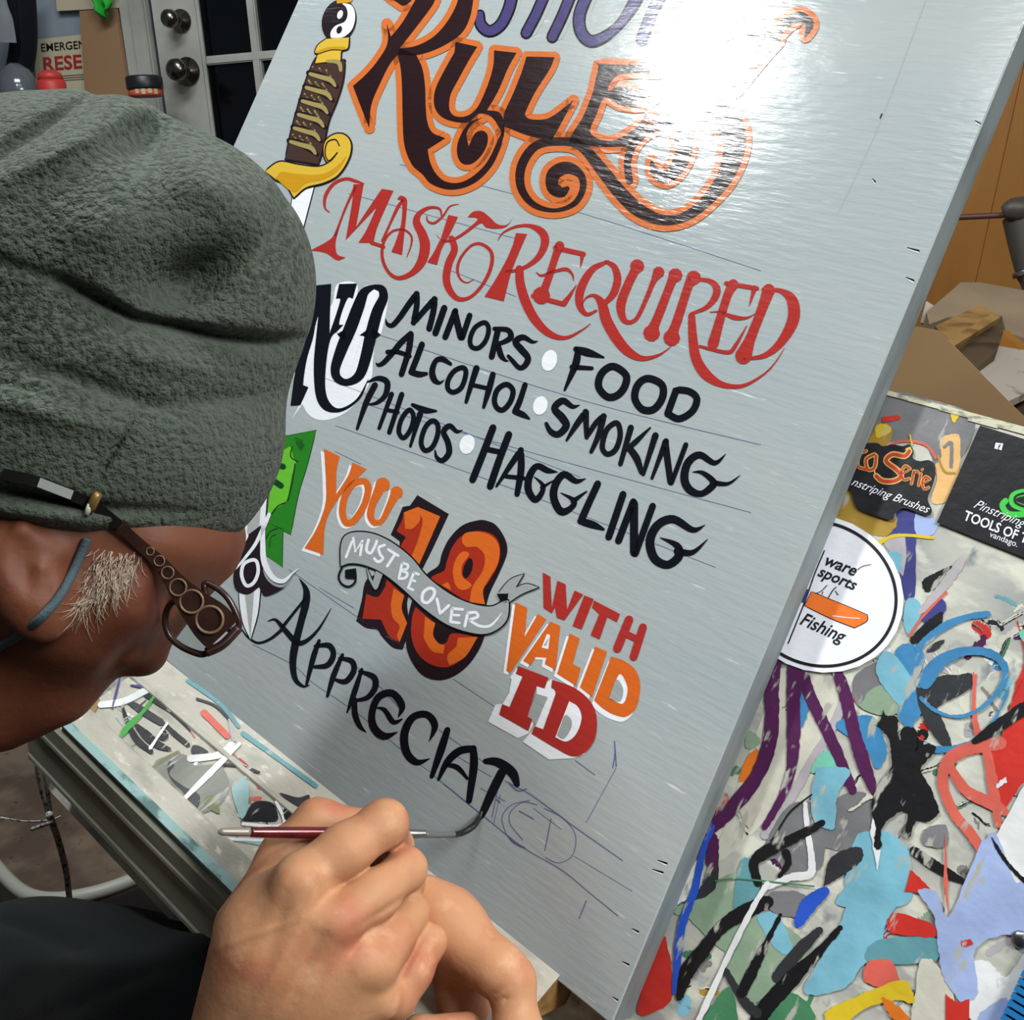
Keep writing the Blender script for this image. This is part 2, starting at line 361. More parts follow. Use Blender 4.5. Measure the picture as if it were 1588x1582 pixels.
# --- small black brush lettering
def blk(crop, *els): letter(crop, 'black', list(els))
blk('E', 'S 572,270,4 582,300,20 610,305,28 650,262,32 700,190,34 745,130,36! 745,200,32 728,290,34! 790,220,32 845,160,38! 838,230,34 815,325,34')
blk('E', 'S36 900,208 850,350'); blk('E', 'S34 962,225 905,372', 'S38 958,235 992,372', 'S32 1042,250 1000,375')
blk('E', 'O27 1125,290 1072,318 1045,378 1052,425 1092,432 1132,390 1148,325')
blk('E', 'S34 1200,332 1165,482', 'S 1180,325,24 1255,332,30 1272,372,34 1230,400,26 1190,408,20', 'S 1200,405,28 1215,470,34 1240,500,18 1258,505,5')
blk('E', 'S 1422,395,5 1392,398,20 1340,372,32 1298,398,36 1330,440,40 1368,488,36 1350,532,32 1318,542,28 1282,505,26 1258,478,20')
blk('E', 'S 518,515,5 530,528,20 560,515,28 610,460,32 655,405,34 712,350,28!', 'S 712,355,36 700,450,34 660,580,32', 'S26 582,455 640,455 705,478')
blk('E', 'S 775,412,34 742,500,34 715,568,34! 760,580,34 800,576,20'); blk('E', 'S 935,522,20 888,495,32 852,505,28 832,560,34 842,608,36 872,628,20 898,612,4')
blk('E', 'O28 1000,542 955,562 922,612 920,660 950,680 992,658 1015,605 1020,560'); blk('E', 'S 1080,545,36 1050,640,30 1022,735,20', 'S 1172,580,32 1148,670,34 1120,765,18', 'S24 1060,640 1150,660')
blk('E', 'O30 1248,636 1198,665 1180,725 1195,768 1230,778 1270,732 1284,670'); blk('E', 'S 1352,638,30 1322,730,32 1296,788,36! 1340,806,34 1375,828,12')
blk('E', 'S 512,640,34 462,740,32 412,885,16', 'S 468,625,8 530,602,28 580,625,34 570,695,30 525,738,22 480,748,10')
blk('E', 'S 605,690,28 535,882,20', 'S 662,692,30 592,905,26', 'S22 580,780 640,790'); blk('E', 'O27 705,778 662,828 645,900 672,936 710,890 728,820')
blk('E', 'S 765,800,34 710,982,16', 'S 722,750,20 790,780,36 855,785,12'); blk('E', 'O28 832,840 792,880 770,958 790,1005 832,988 862,920 862,860')
blk('E', 'S 1002,892,4 970,900,22 930,868,30 896,902,32 920,960,34 926,1020,34 890,1062,30 858,1045,22 848,1005,8')
blk('F', 'S 650,138,28 640,210,38 582,348,12', 'S 640,138,30 700,155,42 782,180,10', 'S 620,230,28 722,236,20'); blk('F', 'O38 830,226 772,262 756,330 800,382 852,375 890,330 896,270')
blk('F', 'O38 1010,288 958,320 942,390 980,446 1040,446 1084,385 1080,320'); blk('F', 'O36 1155,345! 1110,470! 1170,495 1238,455 1260,392 1222,355')
blk('F', 'S 658,425,4 622,432,24 572,402,34 530,442,36 570,490,42 590,532,38 550,574,34 510,560,30 488,520,20')
blk('F', 'S 592,606,12 640,530,30 690,460,34! 695,590,24! 740,520,28 782,482,34! 756,580,30 718,665,20'); blk('F', 'O28 842,516 796,555 775,640 800,676 842,655 866,590 862,535')
blk('F', 'S 922,540,32 868,728,24', 'S 1022,540,8 950,610,28 905,650,24', 'S 910,640,34 952,700,38 975,770,24'); blk('F', 'S 1048,580,34 985,780,20')
blk('F', 'S 1102,610,32 1030,800,16', 'S 1098,620,36 1125,820,32', 'S 1204,628,26 1130,825,24')
blk('F', 'S 1408,676,3 1352,722,26 1275,680,36 1215,720,40 1196,800,42 1222,858,42 1280,880,32 1330,850,36 1345,818,34 1290,772,22 1238,768,3', 'S 1340,822,30 1420,828,18 1482,785,3')
blk('F', 'S36 215,540 165,670 110,808', 'S36 296,575 245,710 200,842', 'S28 180,650 260,668'); blk('F', 'S 232,842,12 300,740,28 358,655,32! 358,760,36 338,882,28', 'S22 280,790 372,800')
blk('F', 'S 545,768,4 495,760,30 440,738,32 402,790,36 396,860,38 430,910,34 462,880,28 470,835,22 425,792,4', 'S 465,848,20 525,812,6')
blk('F', 'S 690,802,4 640,815,28 580,780,36 536,830,38 526,900,40 562,970,40 612,955,30 630,915,26 562,875,4', 'S 625,918,28 695,868,8')
blk('F', 'S 752,828,36 705,930,36 665,1020,38! 730,1040,38 782,1062,14'); blk('F', 'S36 882,882 808,1102'); blk('F', 'S36 935,920 858,1122', 'S42 938,930 938,1182', 'S34 1034,942 945,1188')
blk('F', 'S 1302,1040,3 1240,1065,30 1140,1010,42 1060,1040,44 1020,1120,46 1042,1210,46 1110,1244,42 1168,1200,44 1158,1145,34 1072,1105,4', 'S 1160,1175,40 1240,1180,26 1316,1112,3')
for c, x, y, rx, ry in (('E', 1488, 503, 42, 60), ('E', 1437, 755, 40, 53), ('E', 1028, 972, 42, 55)):
    Paint(c).ell('white', x, y, rx, ry, 16, 2).build('separator_dot', board)
# --- YOU
SY = ('white', -17, 14, 0)
letter('G', 'bright', ['P 715,245! 822,298! 800,400 800,555! 880,430 910,340! 1005,385! 900,490 790,620 725,760 710,968! 582,925! 665,790 725,620 728,450!'], 2, None, ('white', -22, 16, 1))
letter('G', 'bright', ['O46 965,468 900,500 855,580 840,680 868,752 920,735 985,640 1015,540 1005,480'], 2, None, SY)
letter('G', 'bright', ['S 1115,492,104 1092,525,70 1048,620,50 1032,700,48 1060,752,42 1110,735,36 1160,640,46 1192,575,62 1210,545,90'], 2, None, SY)
# --- 18 and its banner
g = Paint('H')
g.poly('deep', '650,123! 866,253! 760,480 680,640 585,830 592,980 580,1090 548,1182! 480,1165 410,1095 378,1042! 300,1032 232,985! 268,850 305,700 440,640 520,560 530,440! 468,394! 510,300 550,203! 600,195!', 1)
g.poly('crimson', '560,242! 655,205! 808,270! 662,604! 520,500! 572,410! 508,370! 545,300!', 2)
g.poly('bright', '655,205! 808,270! 662,604! 606,560! 660,420 688,300 668,252!', 3).poly('bright', '560,242! 655,205! 672,290 620,352 568,356!', 3)
g.poly('crimson', '440,700! 562,810! 545,900 582,1000! 530,1130! 460,1090 402,975! 275,970! 302,800! 380,820 432,750!', 2)
g.poly('bright', '490,760! 562,810! 545,900 582,1000! 530,1130! 512,1085 530,1020 482,960 470,870!', 3)
g.build('numeral', board, 'orange numeral 1 outlined black')
g = Paint('H')
g.poly('deep', '1070,295 960,330 870,420 820,520 795,605 720,660 650,760 600,900 572,1080 592,1220 680,1350 800,1390 920,1352 1030,1250 1110,1090 1120,900 1150,785 1210,660 1265,520 1250,420 1190,330 1130,300', 2)
g.poly('crimson', '1060,370 960,400 890,480 850,590 835,640 745,690 820,745 1000,860! 1112,872! 1100,780 1150,700 1210,580 1212,460 1160,390', 3)
g.poly('bright', '980,385 1080,375 1170,412 1215,490 1200,600 1135,710 1102,780 1115,872! 1010,855! 1030,750 1100,640 1112,540 1060,480 990,480 958,440', 4)
g.poly('bright', '965,510 1008,530 962,600 960,680 1025,742 960,775 912,735 895,640 920,555', 4).poly('deep', '1010,555 975,605 965,670 990,690 1022,645 1032,580', 5)
g.poly('bright', '820,742! 862,722 885,775!', 4)
g.poly('crimson', '640,890! 618,950 610,1080 650,1200 740,1280 860,1300 960,1240 1065,1095! 890,1070 850,1132 800,1138 762,1085 770,1000!', 3)
g.poly('bright', '705,955! 775,1000! 760,1080 800,1140 840,1150! 830,1210! 750,1190 695,1100!', 4).poly('bright', '930,1100! 1065,1095! 980,1230 870,1290! 858,1222 920,1160!', 4)
g.build('numeral', board, 'orange numeral 8 outlined black')
g = Paint('H'); BP = '132,610! 132,480 160,405 240,378 360,392 490,455 620,560 720,680 860,790 1000,860 1150,888 1245,850! 1278,850 1272,960 1220,1030 1130,1072 1020,1065 860,1010 700,900 560,770 420,660 300,605 200,590'
for t in ('305,610! 350,715! 372,640! 418,665! 372,772 322,700!', '1205,800! 1285,705 1380,665! 1325,758! 1400,732 1482,755! 1370,800 1275,862! 1270,800!'):
    g.outline('black', t, 7, 5).poly('bgrey', t, 6)
g.stroke('black', '140,615 115,680 135,730 185,750 225,722 232,680', 14, 5).poly('black', '160,635! 235,625! 232,690 160,692!', 6).poly('black', '1198,800! 1278,798! 1268,862! 1222,866! 1215,832!', 7)
g.outline('black', BP, 10, 6).poly('bgrey', BP, 7)
g.build('banner', board, 'grey ribbon banner across the numerals')
for e in (['S18 168,550 218,420! 232,510! 280,440! 265,538'], ['S20 322,432 308,500 338,522 372,462 378,440'], ['S20 432,468 392,485 402,530 420,560 388,582 362,560'], ['S20 500,535 450,612', 'S20 458,498 525,540'],
          ['S18 552,590 530,695', 'S18 552,590 592,605 582,632 550,640 588,662 572,692 530,698'], ['S18 632,655 595,758', 'S18 632,655 665,668', 'S18 612,702 640,715', 'S18 592,758 628,775'],
          ['O22 738,762 695,795 692,848 728,860 768,815 770,775'], ['S20 790,835 812,935! 872,880'], ['S20 895,900 882,990', 'S20 895,900 965,908', 'S18 888,945 942,948', 'S20 882,992 942,1000'],
          ['S20 1000,935 980,1022', 'S20 1000,932 1055,928 1068,958 1010,978', 'S 1010,978,20 1080,1020,20 1150,1020,18 1200,975,12 1235,925,3']):
    letter('H', 'white', e, 8)
# --- WITH VALID ID
for e in (['P 475,130! 530,160! 540,388! 580,190! 640,215! 650,400! 705,260! 767,290! 630,476! 575,455! 562,380! 540,425! 480,385!'], ['P 775,295! 842,322! 755,542! 690,515!'],
          ['P 845,332! 1032,430! 1010,488! 940,452! 885,612! 820,582! 882,432! 830,382!'], ['S62 1098,470 1012,680', 'S58 1198,525 1130,740', 'S50 1080,575 1150,610']):
    letter('I', 'red', e)
SV = ('white', -24, 16, 1)
letter('I', 'bright', ['P 278,345! 362,385! 345,592! 440,430! 500,468! 240,856! 212,840!'], 2, None, ('white', -22, 14, 1))
letter('I', 'bright', ['P 530,485! 600,515! 568,835! 490,792! 500,745! 425,740! 388,800! 332,768!'], 2, None, SV)
Paint('I').poly('white', '505,575! 528,582! 515,685! 468,672!', 3).poly('bgrey', '520,600! 500,662! 485,655!', 4).build('counter', board)
letter('I', 'bright', ['P 670,570! 742,605! 690,790! 748,820! 715,948! 578,862!'], 2, None, SV)
letter('I', 'bright', ['P 855,665! 938,700! 830,1028! 742,960!'], 2, None, SV)
letter('I', 'bright', ['P 970,735! 1060,768 1145,835 1178,950 1150,1100 1080,1170 1000,1160 920,1120 845,1055!'], 2, None, ('white', -22, 34, 1))
Paint('I').poly('white', '1025,868 1075,925 1085,1000 1050,1078 960,1040!', 3).poly('bgrey', '1005,905 1050,950 1055,1010 1030,1062 955,1038!', 4).build('counter', board)
g = Paint('I')
g.poly('white', '238,890! 285,820! 340,880! 250,1110! 185,1082! 172,1160! 372,1275! 400,1190! 420,1200! 372,1290! 295,1326! 80,1206! 135,1082! 185,1080! 232,1000! 250,900!', 2)
g.poly('red', '300,805! 518,890! 490,965! 432,948! 368,1170! 402,1190! 370,1272! 163,1155! 185,1080! 236,1102! 332,880! 283,860!', 4).build('letter', board)
g = Paint('I')
g.poly('white', '545,900! 430,950! 430,1010! 510,1030! 420,1245! 330,1352! 520,1480! 700,1470! 780,1440! 600,1200!', 2)
g.poly('bgrey', '430,1005! 512,1030! 425,1232! 360,1165!', 3)
g.poly('red', '545,905! 700,960 820,1060 865,1180 852,1330 780,1430 690,1456 560,1392 395,1292! 420,1240! 480,1262! 578,985! 538,960!', 4)
g.poly('white', '668,1060! 730,1100 757,1180 722,1290 650,1350 568,1320!', 5).poly('bgrey', '640,1160 685,1195 680,1260 630,1330 580,1305! 610,1230', 6)
g.build('letter', board)
# --- APPRECIAT
blk('J', 'S 332,55,3 365,110,28 365,170,38 340,270,34 312,380,38 300,470,34 312,550,26 350,585,14 382,580,4', 'S 365,150,14 300,230,14 245,300,18', 'S 178,265,4 215,258,14 262,310,26 320,370,28 370,360,20 430,300,12 488,203,3', 'S 248,305,18 190,352,14 130,372,12 80,345,10 45,300,5')
blk('J', 'S 430,360,16 402,440,28 368,575,14', 'S 410,388,16 478,385,28 500,430,28 470,482,28 405,490,16'); blk('J', 'S 545,430,16 502,530,28 470,635,14', 'S 530,448,16 590,462,28 600,510,28 560,562,28 505,552,14')
blk('J', 'S 640,502,16 602,620,28 568,715,8', 'S 630,512,16 698,540,30 706,590,30 670,640,26 615,655,16', 'S 605,650,24 606,720,30 630,782,24 662,812,4')
blk('J', 'S 820,738,4 838,682,34 790,620,36 722,640,36 690,720,34 700,790,40 750,832,38 815,812,5', 'S 838,748,8 795,762,26 752,702,22 708,690,4'); blk('J', 'S 972,858,3 1000,780,34 960,725,34 890,740,36 850,820,40 860,910,40 910,960,32 975,942,4')
blk('J', 'S 1062,800,30 1030,900,38 985,1030,22'); blk('J', 'S 1018,1045,14 1060,960,34 1120,905,38 1190,892,34! 1192,980,40 1168,1150,30', 'S 1050,972,16 1110,985,26 1160,1040,14')
blk('J', 'S 1250,955,28 1310,960,44 1380,1010,48 1405,1070,28', 'S 1330,1010,44 1285,1100,44 1240,1200,36 1222,1238,22')
# --- white script letter behind the cap brim, knife tip
g = Paint('G'); els = [('S', '345,695,26 300,800,28 250,900,24 190,980,20 120,1065,10'), ('S', '305,760,26 302,880,34 312,1020,40 370,1125,36 440,1150,28 500,1100,12 545,1062,3'), ('O', '230,1005 172,1035 158,1110 190,1180 240,1160 270,1090 262,1020'), ('S', '185,840,40 140,920,40 100,985,30')]
g.poly('deep', '205,830! 300,760! 290,1000 330,1140 440,1190 540,1065! 450,1190 320,1250 275,1190! 200,1240 120,1210 100,1120 130,1000', 5)
for t, q in els: g.stroke('white', q, 24, 6, closed=t == 'O')
g.poly('deep', '215,1050! 245,1060 235,1130 210,1150 195,1100', 7)
g.build('letter', board, 'white script letter with black shade')
# --- dagger
g = Paint('X')
q = '487,291! 455,300! 395,700 372,910 376,960 389,992! 402,940 425,650 467,367!'
g.outline('black', q, 1.6, 2).poly('white', q, 3).poly('palegrey', '440,330! 400,640 378,900! 389,992! 420,600!', 4); g.build('dagger_blade', board, 'white dagger blade')
g = Paint('A')
q = '40,845! 110,800 200,815 300,825 360,800 395,760! 350,800 328,760 335,700 380,665 430,668 460,710 450,780 400,860 330,900 240,925 180,975! 140,910 90,885!'
g.outline('deep', q, 8, 5).poly('yellow', q, 6).poly('gold', '90,880! 180,950 240,905 330,885 400,840 440,770 400,815 320,860 200,860 120,850', 7).stroke('deep', '395,755 355,795 335,760 345,705 385,690 405,720,6', 6, 8)
g.build('dagger_guard', board, 'gold scrolled dagger guard')
g = Paint('A')
q = '285,290! 430,300! 420,400 390,500 350,600 325,720 300,810! 140,785! 165,660 200,530 240,400'
g.outline('deep', q, 7, 5).poly('brown', q, 6)
for i in range(6):
    t = i / 6; x, y = 262 - 116 * t, 368 + 400 * t
    if i < 6: g.stroke('deep', f'{x-8},{y-6},28 {x+60},{y+14},34 {x+130},{y+62},22', 30, 7).stroke('tan', f'{x},{y},18 {x+55},{y+16},22 {x+100},{y+30},24 {x+122},{y+58},14', 20, 8)
    for j in range(3): g.stroke('tan', f'{x+30+j*34},{y-6+j*8} {x+10+j*34},{y-36+j*8}'.replace('-36', '-30'), 9, 6)
g.stroke('tan', '345,305,14 400,310,22 412,350,16', 20, 8)
g.build('dagger_grip', board, 'brown cord-wrapped dagger grip')
g = Paint('A')
q = '340,195! 452,188! 445,240 415,252 410,300! 285,315! 300,262 285,262 300,225'
g.outline('deep', q, 6, 6).poly('yellow', q, 7).stroke('gold', '295,262 350,240 430,238', 9, 8).stroke('deep', '300,270 360,250 415,250', 5, 8)
g.ell('deep', 402, 105, 84, 108, 16, 5).poly('white', '420,20 465,30 482,80 470,140 440,175 400,195 365,190 362,160 385,130 430,110 445,75 438,40', 6).ell('white', 408, 75, 13, 22, 20, 7).ell('deep', 404, 150, 13, 20, 20, 7)
g.poly('gold', '390,-20! 470,-20! 460,12 392,20!', 6)
g.build('dagger_pommel', board, 'dagger pommel with black and white swirl')
# --- green banknote
g = Paint('G')
q = '380,150! 470,158! 660,122! 600,360 540,560 488,830! 350,760! 330,690!'
g.outline('dgreen', q, 4, 1).poly('green', q, 2).poly('lime', '380,280! 450,250 490,235 505,300 525,340 500,420 470,580 440,625 400,650 350,690 330,690!', 3)
for t in ('500,235 490,300 540,335', '370,350,40 440,370,40', '380,470,40 425,500,40', '360,690 400,640 450,615', '520,350 500,480 470,600'): g.stroke('dgreen', t, 8, 4)
q = '310,740! 435,790! 430,1050! 300,960!'
g.outline('dgreen', q, 4, 1).poly('green', q, 2).stroke('dgreen', '320,860 350,810 400,790', 8, 3).stroke('dgreen', '345,920 355,850 390,830', 5, 3)
for i in range(7): g.stroke('dgreen', f'{520+i*9},{170+i*3} {535+i*6},{225-i*2} {560+i*4},{260-i*6}', 3, 3)
g.build('banknote', board, 'green banknote with scalloped light green field')
# --- red letters peeping out by the brim and pencilled guide lines
g = Paint('X')
for t in ('620,255 900,330 1180,420', '540,300 800,370', '590,520 900,620 1180,690', '560,625 860,712 1165,795', '700,420 800,460', '500,585 900,740', '520,660 800,760 1110,880', '480,500 560,530', '520,700 560,720'):
    g.stroke('sketch', t, .9, 1)
g.build('pencil_line', board, 'faint blue pencil guide lines')
g = Paint('N')
for t, w_ in (('30,240 240,410 480,600 700,730 860,860 1020,990', 6), ('380,225 520,300 700,430 780,490 1045,675', 6), ('240,265 380,340', 4), ('540,380 700,500', 3), ('640,440 605,620', 6), ('840,905 800,1005', 7), ('100,80 300,200', 4), ('340,255 305,430', 5), ('460,395 540,440', 7),
              ('330,330 350,345', 9), ('780,110 890,190', 5), ('1000,0 1010,140', 8), ('1005,60 990,150', 6), ('1010,150 840,460', 3), ('770,650 1100,850', 3)):
    g.stroke('sketch', t, w_, 1)
for t in ('520,335 420,358 365,420 372,490 410,560 480,605', '560,360 480,345 410,400 405,460 430,500 480,560', '600,380 700,430 770,510 780,590 750,660 680,690 610,660'): g.stroke('sketch', t, 5, 1)
g.stroke('sketch', '405,545 430,575 490,605', 12, 1).stroke('sketch', '400,235 450,280 500,270', 9, 1)
g.build('pencil_line', board, 'pencilled letters not yet painted')
g = Paint('J')
for t in ('100,380 300,480 400,570 620,720 800,870 1000,1030 1230,1220', '280,10 700,300 1000,480', '1090,550 1300,690', '520,420 700,560 830,700', '1320,1120 1290,1260', '1020,800 1240,960', '430,100 600,200'): g.stroke('sketch', t, 3, 1)
g.build('pencil_line', board)
# splits at the right edge of the plywood
g = Paint('X')
for x, y, a in ((1425, 388, 18), (1417, 434, 12), (1520, 191, 8), (1357, 281, 4), (1028, 1352, 16), (1034, 1338, 14), (990, 1444, 10), (975, 1495, 10), (958, 1550, 8), (1372, 180, 0), (1180, 632, 0)):
    if a: g.stroke('black', f'{x-a},{y-4},1.2 {x},{y+1},3', 2, 1).stroke('white', f'{x-a},{y-2},1 {x},{y+4},2', 2, 1)
g.stroke('black', '1368,176 1365,184', 2, 1); g.stroke('palegrey', '1436,0 1365,190 1300,330', 1.2, 1)
g.build('edge_split', board, 'small splits along the right edge')
# ------------------------------------------------------------------ easel: paint-covered back panel, ledge, rail, legs
easel = empty('easel', FRAME, 'paint-splattered easel with stickers holding the grey sign', 'easel')
M['panelbase'] = mat('old_paint_panel', srgb(186, 186, 176), .5, bump=((60, 60, 60), .3, .002),
    mottle=[((9, 9, 1), srgb(150, 152, 150), .45, .62), ((26, 60, 1), srgb(205, 205, 192), .5, .62), ((70, 40, 1), srgb(120, 128, 134), .62, .72)])
M['panelrim'] = mat('worn_panel_rim', srgb(190, 188, 165), .7, mottle=((120, 300, 60), srgb(110, 108, 92), .5, .65))
for nm, c in dict(p_purple=(80, 26, 78), p_black=(18, 18, 22), p_sky=(122, 182, 204), p_blue=(62, 132, 182), p_red=(200, 48, 40), p_salmon=(212, 98, 84), p_grey=(128, 124, 122), p_lilac=(178, 172, 178),
                  p_white=(226, 228, 230), p_yellow=(216, 186, 40), p_ochre=(168, 136, 54), p_peach=(226, 180, 116), p_periw=(160, 178, 222), p_royal=(40, 84, 196), p_green=(70, 128, 92), p_sage=(140, 164, 140),
                  p_teal=(96, 150, 160), p_orange=(226, 120, 36), p_charcoal=(48, 50, 54), p_cream=(206, 204, 190), p_navy=(58, 62, 130), p_mint=(120, 200, 176), p_slate=(120, 120, 124), st_black=(20, 20, 26), st_white=(232, 234, 244),
                  st_green=(60, 190, 70), st_orange=(238, 118, 42), st_gold=(214, 178, 96), st_red=(186, 58, 36), l_olive=(120, 124, 84), l_grey=(128, 130, 122), l_aqua=(150, 186, 188), l_wood=(150, 120, 80), l_green=(60, 160, 60)).items():
    M[nm] = mat('paint_' + nm[2:].strip('_') + ('_sticker' if nm.startswith('st') else ''), srgb(*c), .45, bump=((90, 90, 90), .25, .0015), mottle=[((30, 30, 1), tuple(list(max(0, q * .72) for q in srgb(*c)[:3]) + [1]), .4, .7), ((130, 38, 1), srgb(168, 168, 160), .60, .66)] if not nm.startswith('st') else None)
PZ = -TB - .0015
ta, tb_ = loc(1372, 606, PZ), loc(1588, 664, PZ)
sl = (tb_.y - ta.y) / (tb_.x - ta.x)
x0, x1 = .10, 1.02
P4 = [Vector((x0, -.16, PZ)), Vector((x1, -.16, PZ)), Vector((x1, ta.y + sl * (x1 - ta.x), PZ)), Vector((x0, ta.y + sl * (x0 - ta.x), PZ))]
pan = slab('back_panel', P4, .018, ['panelbase', 'panelrim'], easel, nrm=Vector((0, 0, 1)))
for p in pan.data.polygons:
    if abs(p.normal.z) < .5: p.material_index = 1
def rim():
    bm = bmesh.new(); n = 60
    A, B = P4[3], P4[2]
    for i in range(n):
        a = A.lerp(B, i / n); b = A.lerp(B, (i + 1) / n)
        h = random.uniform(.002, .0048)
        vs = [bm.verts.new(v) for v in (a + Vector((0, -h, .0006)), b + Vector((0, -h, .0006)), b + Vector((0, .0006, .0004)), a + Vector((0, .0006, .0004)))]
        bm.faces.new(vs)
    bmesh.ops.remove_doubles(bm, verts=bm.verts, dist=.00001)
    return bmobj('worn_edge', bm, ['panelrim'], easel)
rim()
DC = 0
def daub(crop, els, name='paint_stroke', label=None):
    global DC
    g = Paint(crop, PZ); g.jit = 3.0
    for i, (h, k, body, lay) in enumerate(els):
        w_ = float(h[1:]) if len(h) > 1 else 30; DC += .0035; lay = lay + DC
        if h[0] == 'P': g.poly(k, body, lay, n=8)
        else: g.stroke(k, body, w_, lay, closed=h[0] == 'O', rough=w_ * .06, n=9)
    return g.build(name, easel, label)
D = lambda crop, *els: [daub(crop, [e]) for e in els]
# old dabs under everything, rows of wiped brush-loads
def old_dabs():
    rnd = random.Random(11); pal = ['p_grey', 'p_slate', 'p_sage', 'p_teal', 'p_cream', 'p_lilac', 'p_charcoal', 'p_black', 'p_white', 'p_sky', 'p_green', 'p_red', 'p_blue', 'p_ochre', 'p_purple', 'p_cream', 'p_cream']
    for i in range(130):
        y = rnd.uniform(930, 1600); x = rnd.uniform(1620 - (y - 930) * 1.0 - 400 * rnd.random(), 1620)
        x = min(max(x, 1230 - (y - 930) * .42), 1600); left = x < 1340
        k = rnd.choice(pal if left or rnd.random() < .5 else ['p_cream', 'p_white', 'p_grey', 'p_lilac']); a = rnd.gauss(-1.0 if rnd.random() < .6 else .5, .5); L_ = rnd.uniform(8, 46); w_ = rnd.uniform(3, 20)
        c = 10 * (x - 1000); g = Paint('X', PZ); p = []
        for t in (-.5, -.15, .2, .5): p.append((x + math.cos(a) * L_ * t + rnd.uniform(-3, 3), y + math.sin(a) * L_ * t + rnd.uniform(-3, 3), w_ * (1 - .9 * abs(t) * rnd.random())))
        g.stroke(k, p, lay=.3 + i * .0035, n=6, rough=w_ * .12); g.build('paint_dab', easel)
        if rnd.random() < .5:
            for j in range(3):
                g = Paint('X', PZ); ox, oy = rnd.uniform(-w_, w_) * .6, rnd.uniform(-w_, w_) * .6
                g.stroke(rnd.choice(['p_black', 'p_charcoal', 'p_white', 'p_grey']), [(q[0] + ox, q[1] + oy, 1.6 * rnd.random() + .5) for q in p], lay=1.0 + i * .0035, n=6, rough=.5)
                g.build('paint_dab', easel)
old_dabs()
# upper region (crop O)
D('O', ('P', 'p_slate', '730,120 1000,150 1290,270 1180,560 1060,560 1000,440 880,400 740,420 650,420', 1), ('P', 'p_ochre', '700,330 780,320 790,380 740,450 640,470 560,700 640,860 620,960 440,860 520,700 650,400', 2),
  ('P', 'p_yellow', '700,310 770,310 785,350 700,390', 3), ('P', 'p_red', '735,262! 830,250! 845,268 800,285 735,295!', 3), ('P', 'p_peach', '1080,400 1130,370 1200,375 1200,600 1180,720 1100,780 1030,770 1060,640 1050,560 1090,500', 2),
  ('S22', 'p_slate', '1110,440 1150,420 1150,560', 3), ('P', 'p_yellow', '1150,240 1195,250 1165,300', 3), ('S16', 'p_salmon', '750,450 830,410 930,410 1010,440 1055,510', 3), ('S10', 'p_yellow', '900,370 915,430', 4), ('S14', 'p_ochre', '1070,500 1110,590 1170,600', 3))
# middle region (crop P)
D('P', ('P', 'p_ochre', '460,60 640,60 760,90 860,110 800,190 700,200 600,160 450,100', 1), ('P', 'p_navy', '830,40 930,60 935,300 930,560 870,580 840,420 860,250 740,230 820,140', 2), ('P', 'p_lilac', '740,230 870,210 860,440 800,320', 2),
  ('P', 'p_periw', '940,60 1060,110 1040,190 940,190', 2), ('S26', 'p_yellow', '700,260,30 750,220,24 850,195,20 1040,212,18', 3), ('P', 'p_sky', '740,300 850,310 840,420 800,380', 3), ('P', 'p_sky', '880,590 940,580 970,660 900,800 860,700', 3),
  ('P', 'p_black', '1155,380 1060,420 985,460 975,500 1000,540 1060,510 1100,450', 2), ('S50', 'p_lilac', '1215,345,44 1150,440,60 1040,580,50 960,660,30', 3), ('S16', 'p_salmon', '1120,540 1040,620 960,710 900,800', 4),
  ('P', 'p_navy', '1090,580 1120,640 1070,690 980,720 1000,660', 3), ('P', 'p_black', '1100,660 1080,760 1000,800 940,850 900,830 980,740 1040,690', 4), ('P', 'p_charcoal', '1110,830 1060,890 1000,900 1040,850', 3),
  ('S44', 'p_blue', '1370,672,40 1250,690,40 1120,740,46 1010,820,44 950,880,40', 5), ('P', 'p_blue', '870,850 960,880 990,940 930,1090 880,1050 810,910', 4), ('P', 'p_charcoal', '830,930 930,900 940,1000 850,1010', 3),
  ('P', 'p_sky', '740,900 820,930 930,1080 980,1150 930,1250 830,1220 700,1030', 5),
  ('S', 'p_blue', '960,1090,60 1060,970,64 1180,910,60 1300,890,40 1400,910,30 1470,970,26 1485,1040,22 1440,1140,18 1340,1230,16', 6), ('P', 'p_charcoal', '1270,1030 1200,1040 1120,1100 1040,1140 980,1200 1080,1230 1180,1120 1280,1090', 4),
  ('P', 'p_red', '1545,690 1560,760 1588,960 1540,1090 1520,1245 1640,1245 1640,800 1560,760', 3), ('P', 'p_mint', '1560,780 1640,760 1640,860 1588,840', 4), ('S16', 'p_salmon', '1300,1040 1290,1120 1290,1250', 5),
  ('P', 'p_slate', '560,1060 720,960 760,1100 820,1240 600,1240', 2), ('P', 'p_sage', '640,1150 760,1100 900,1240 640,1245', 3))
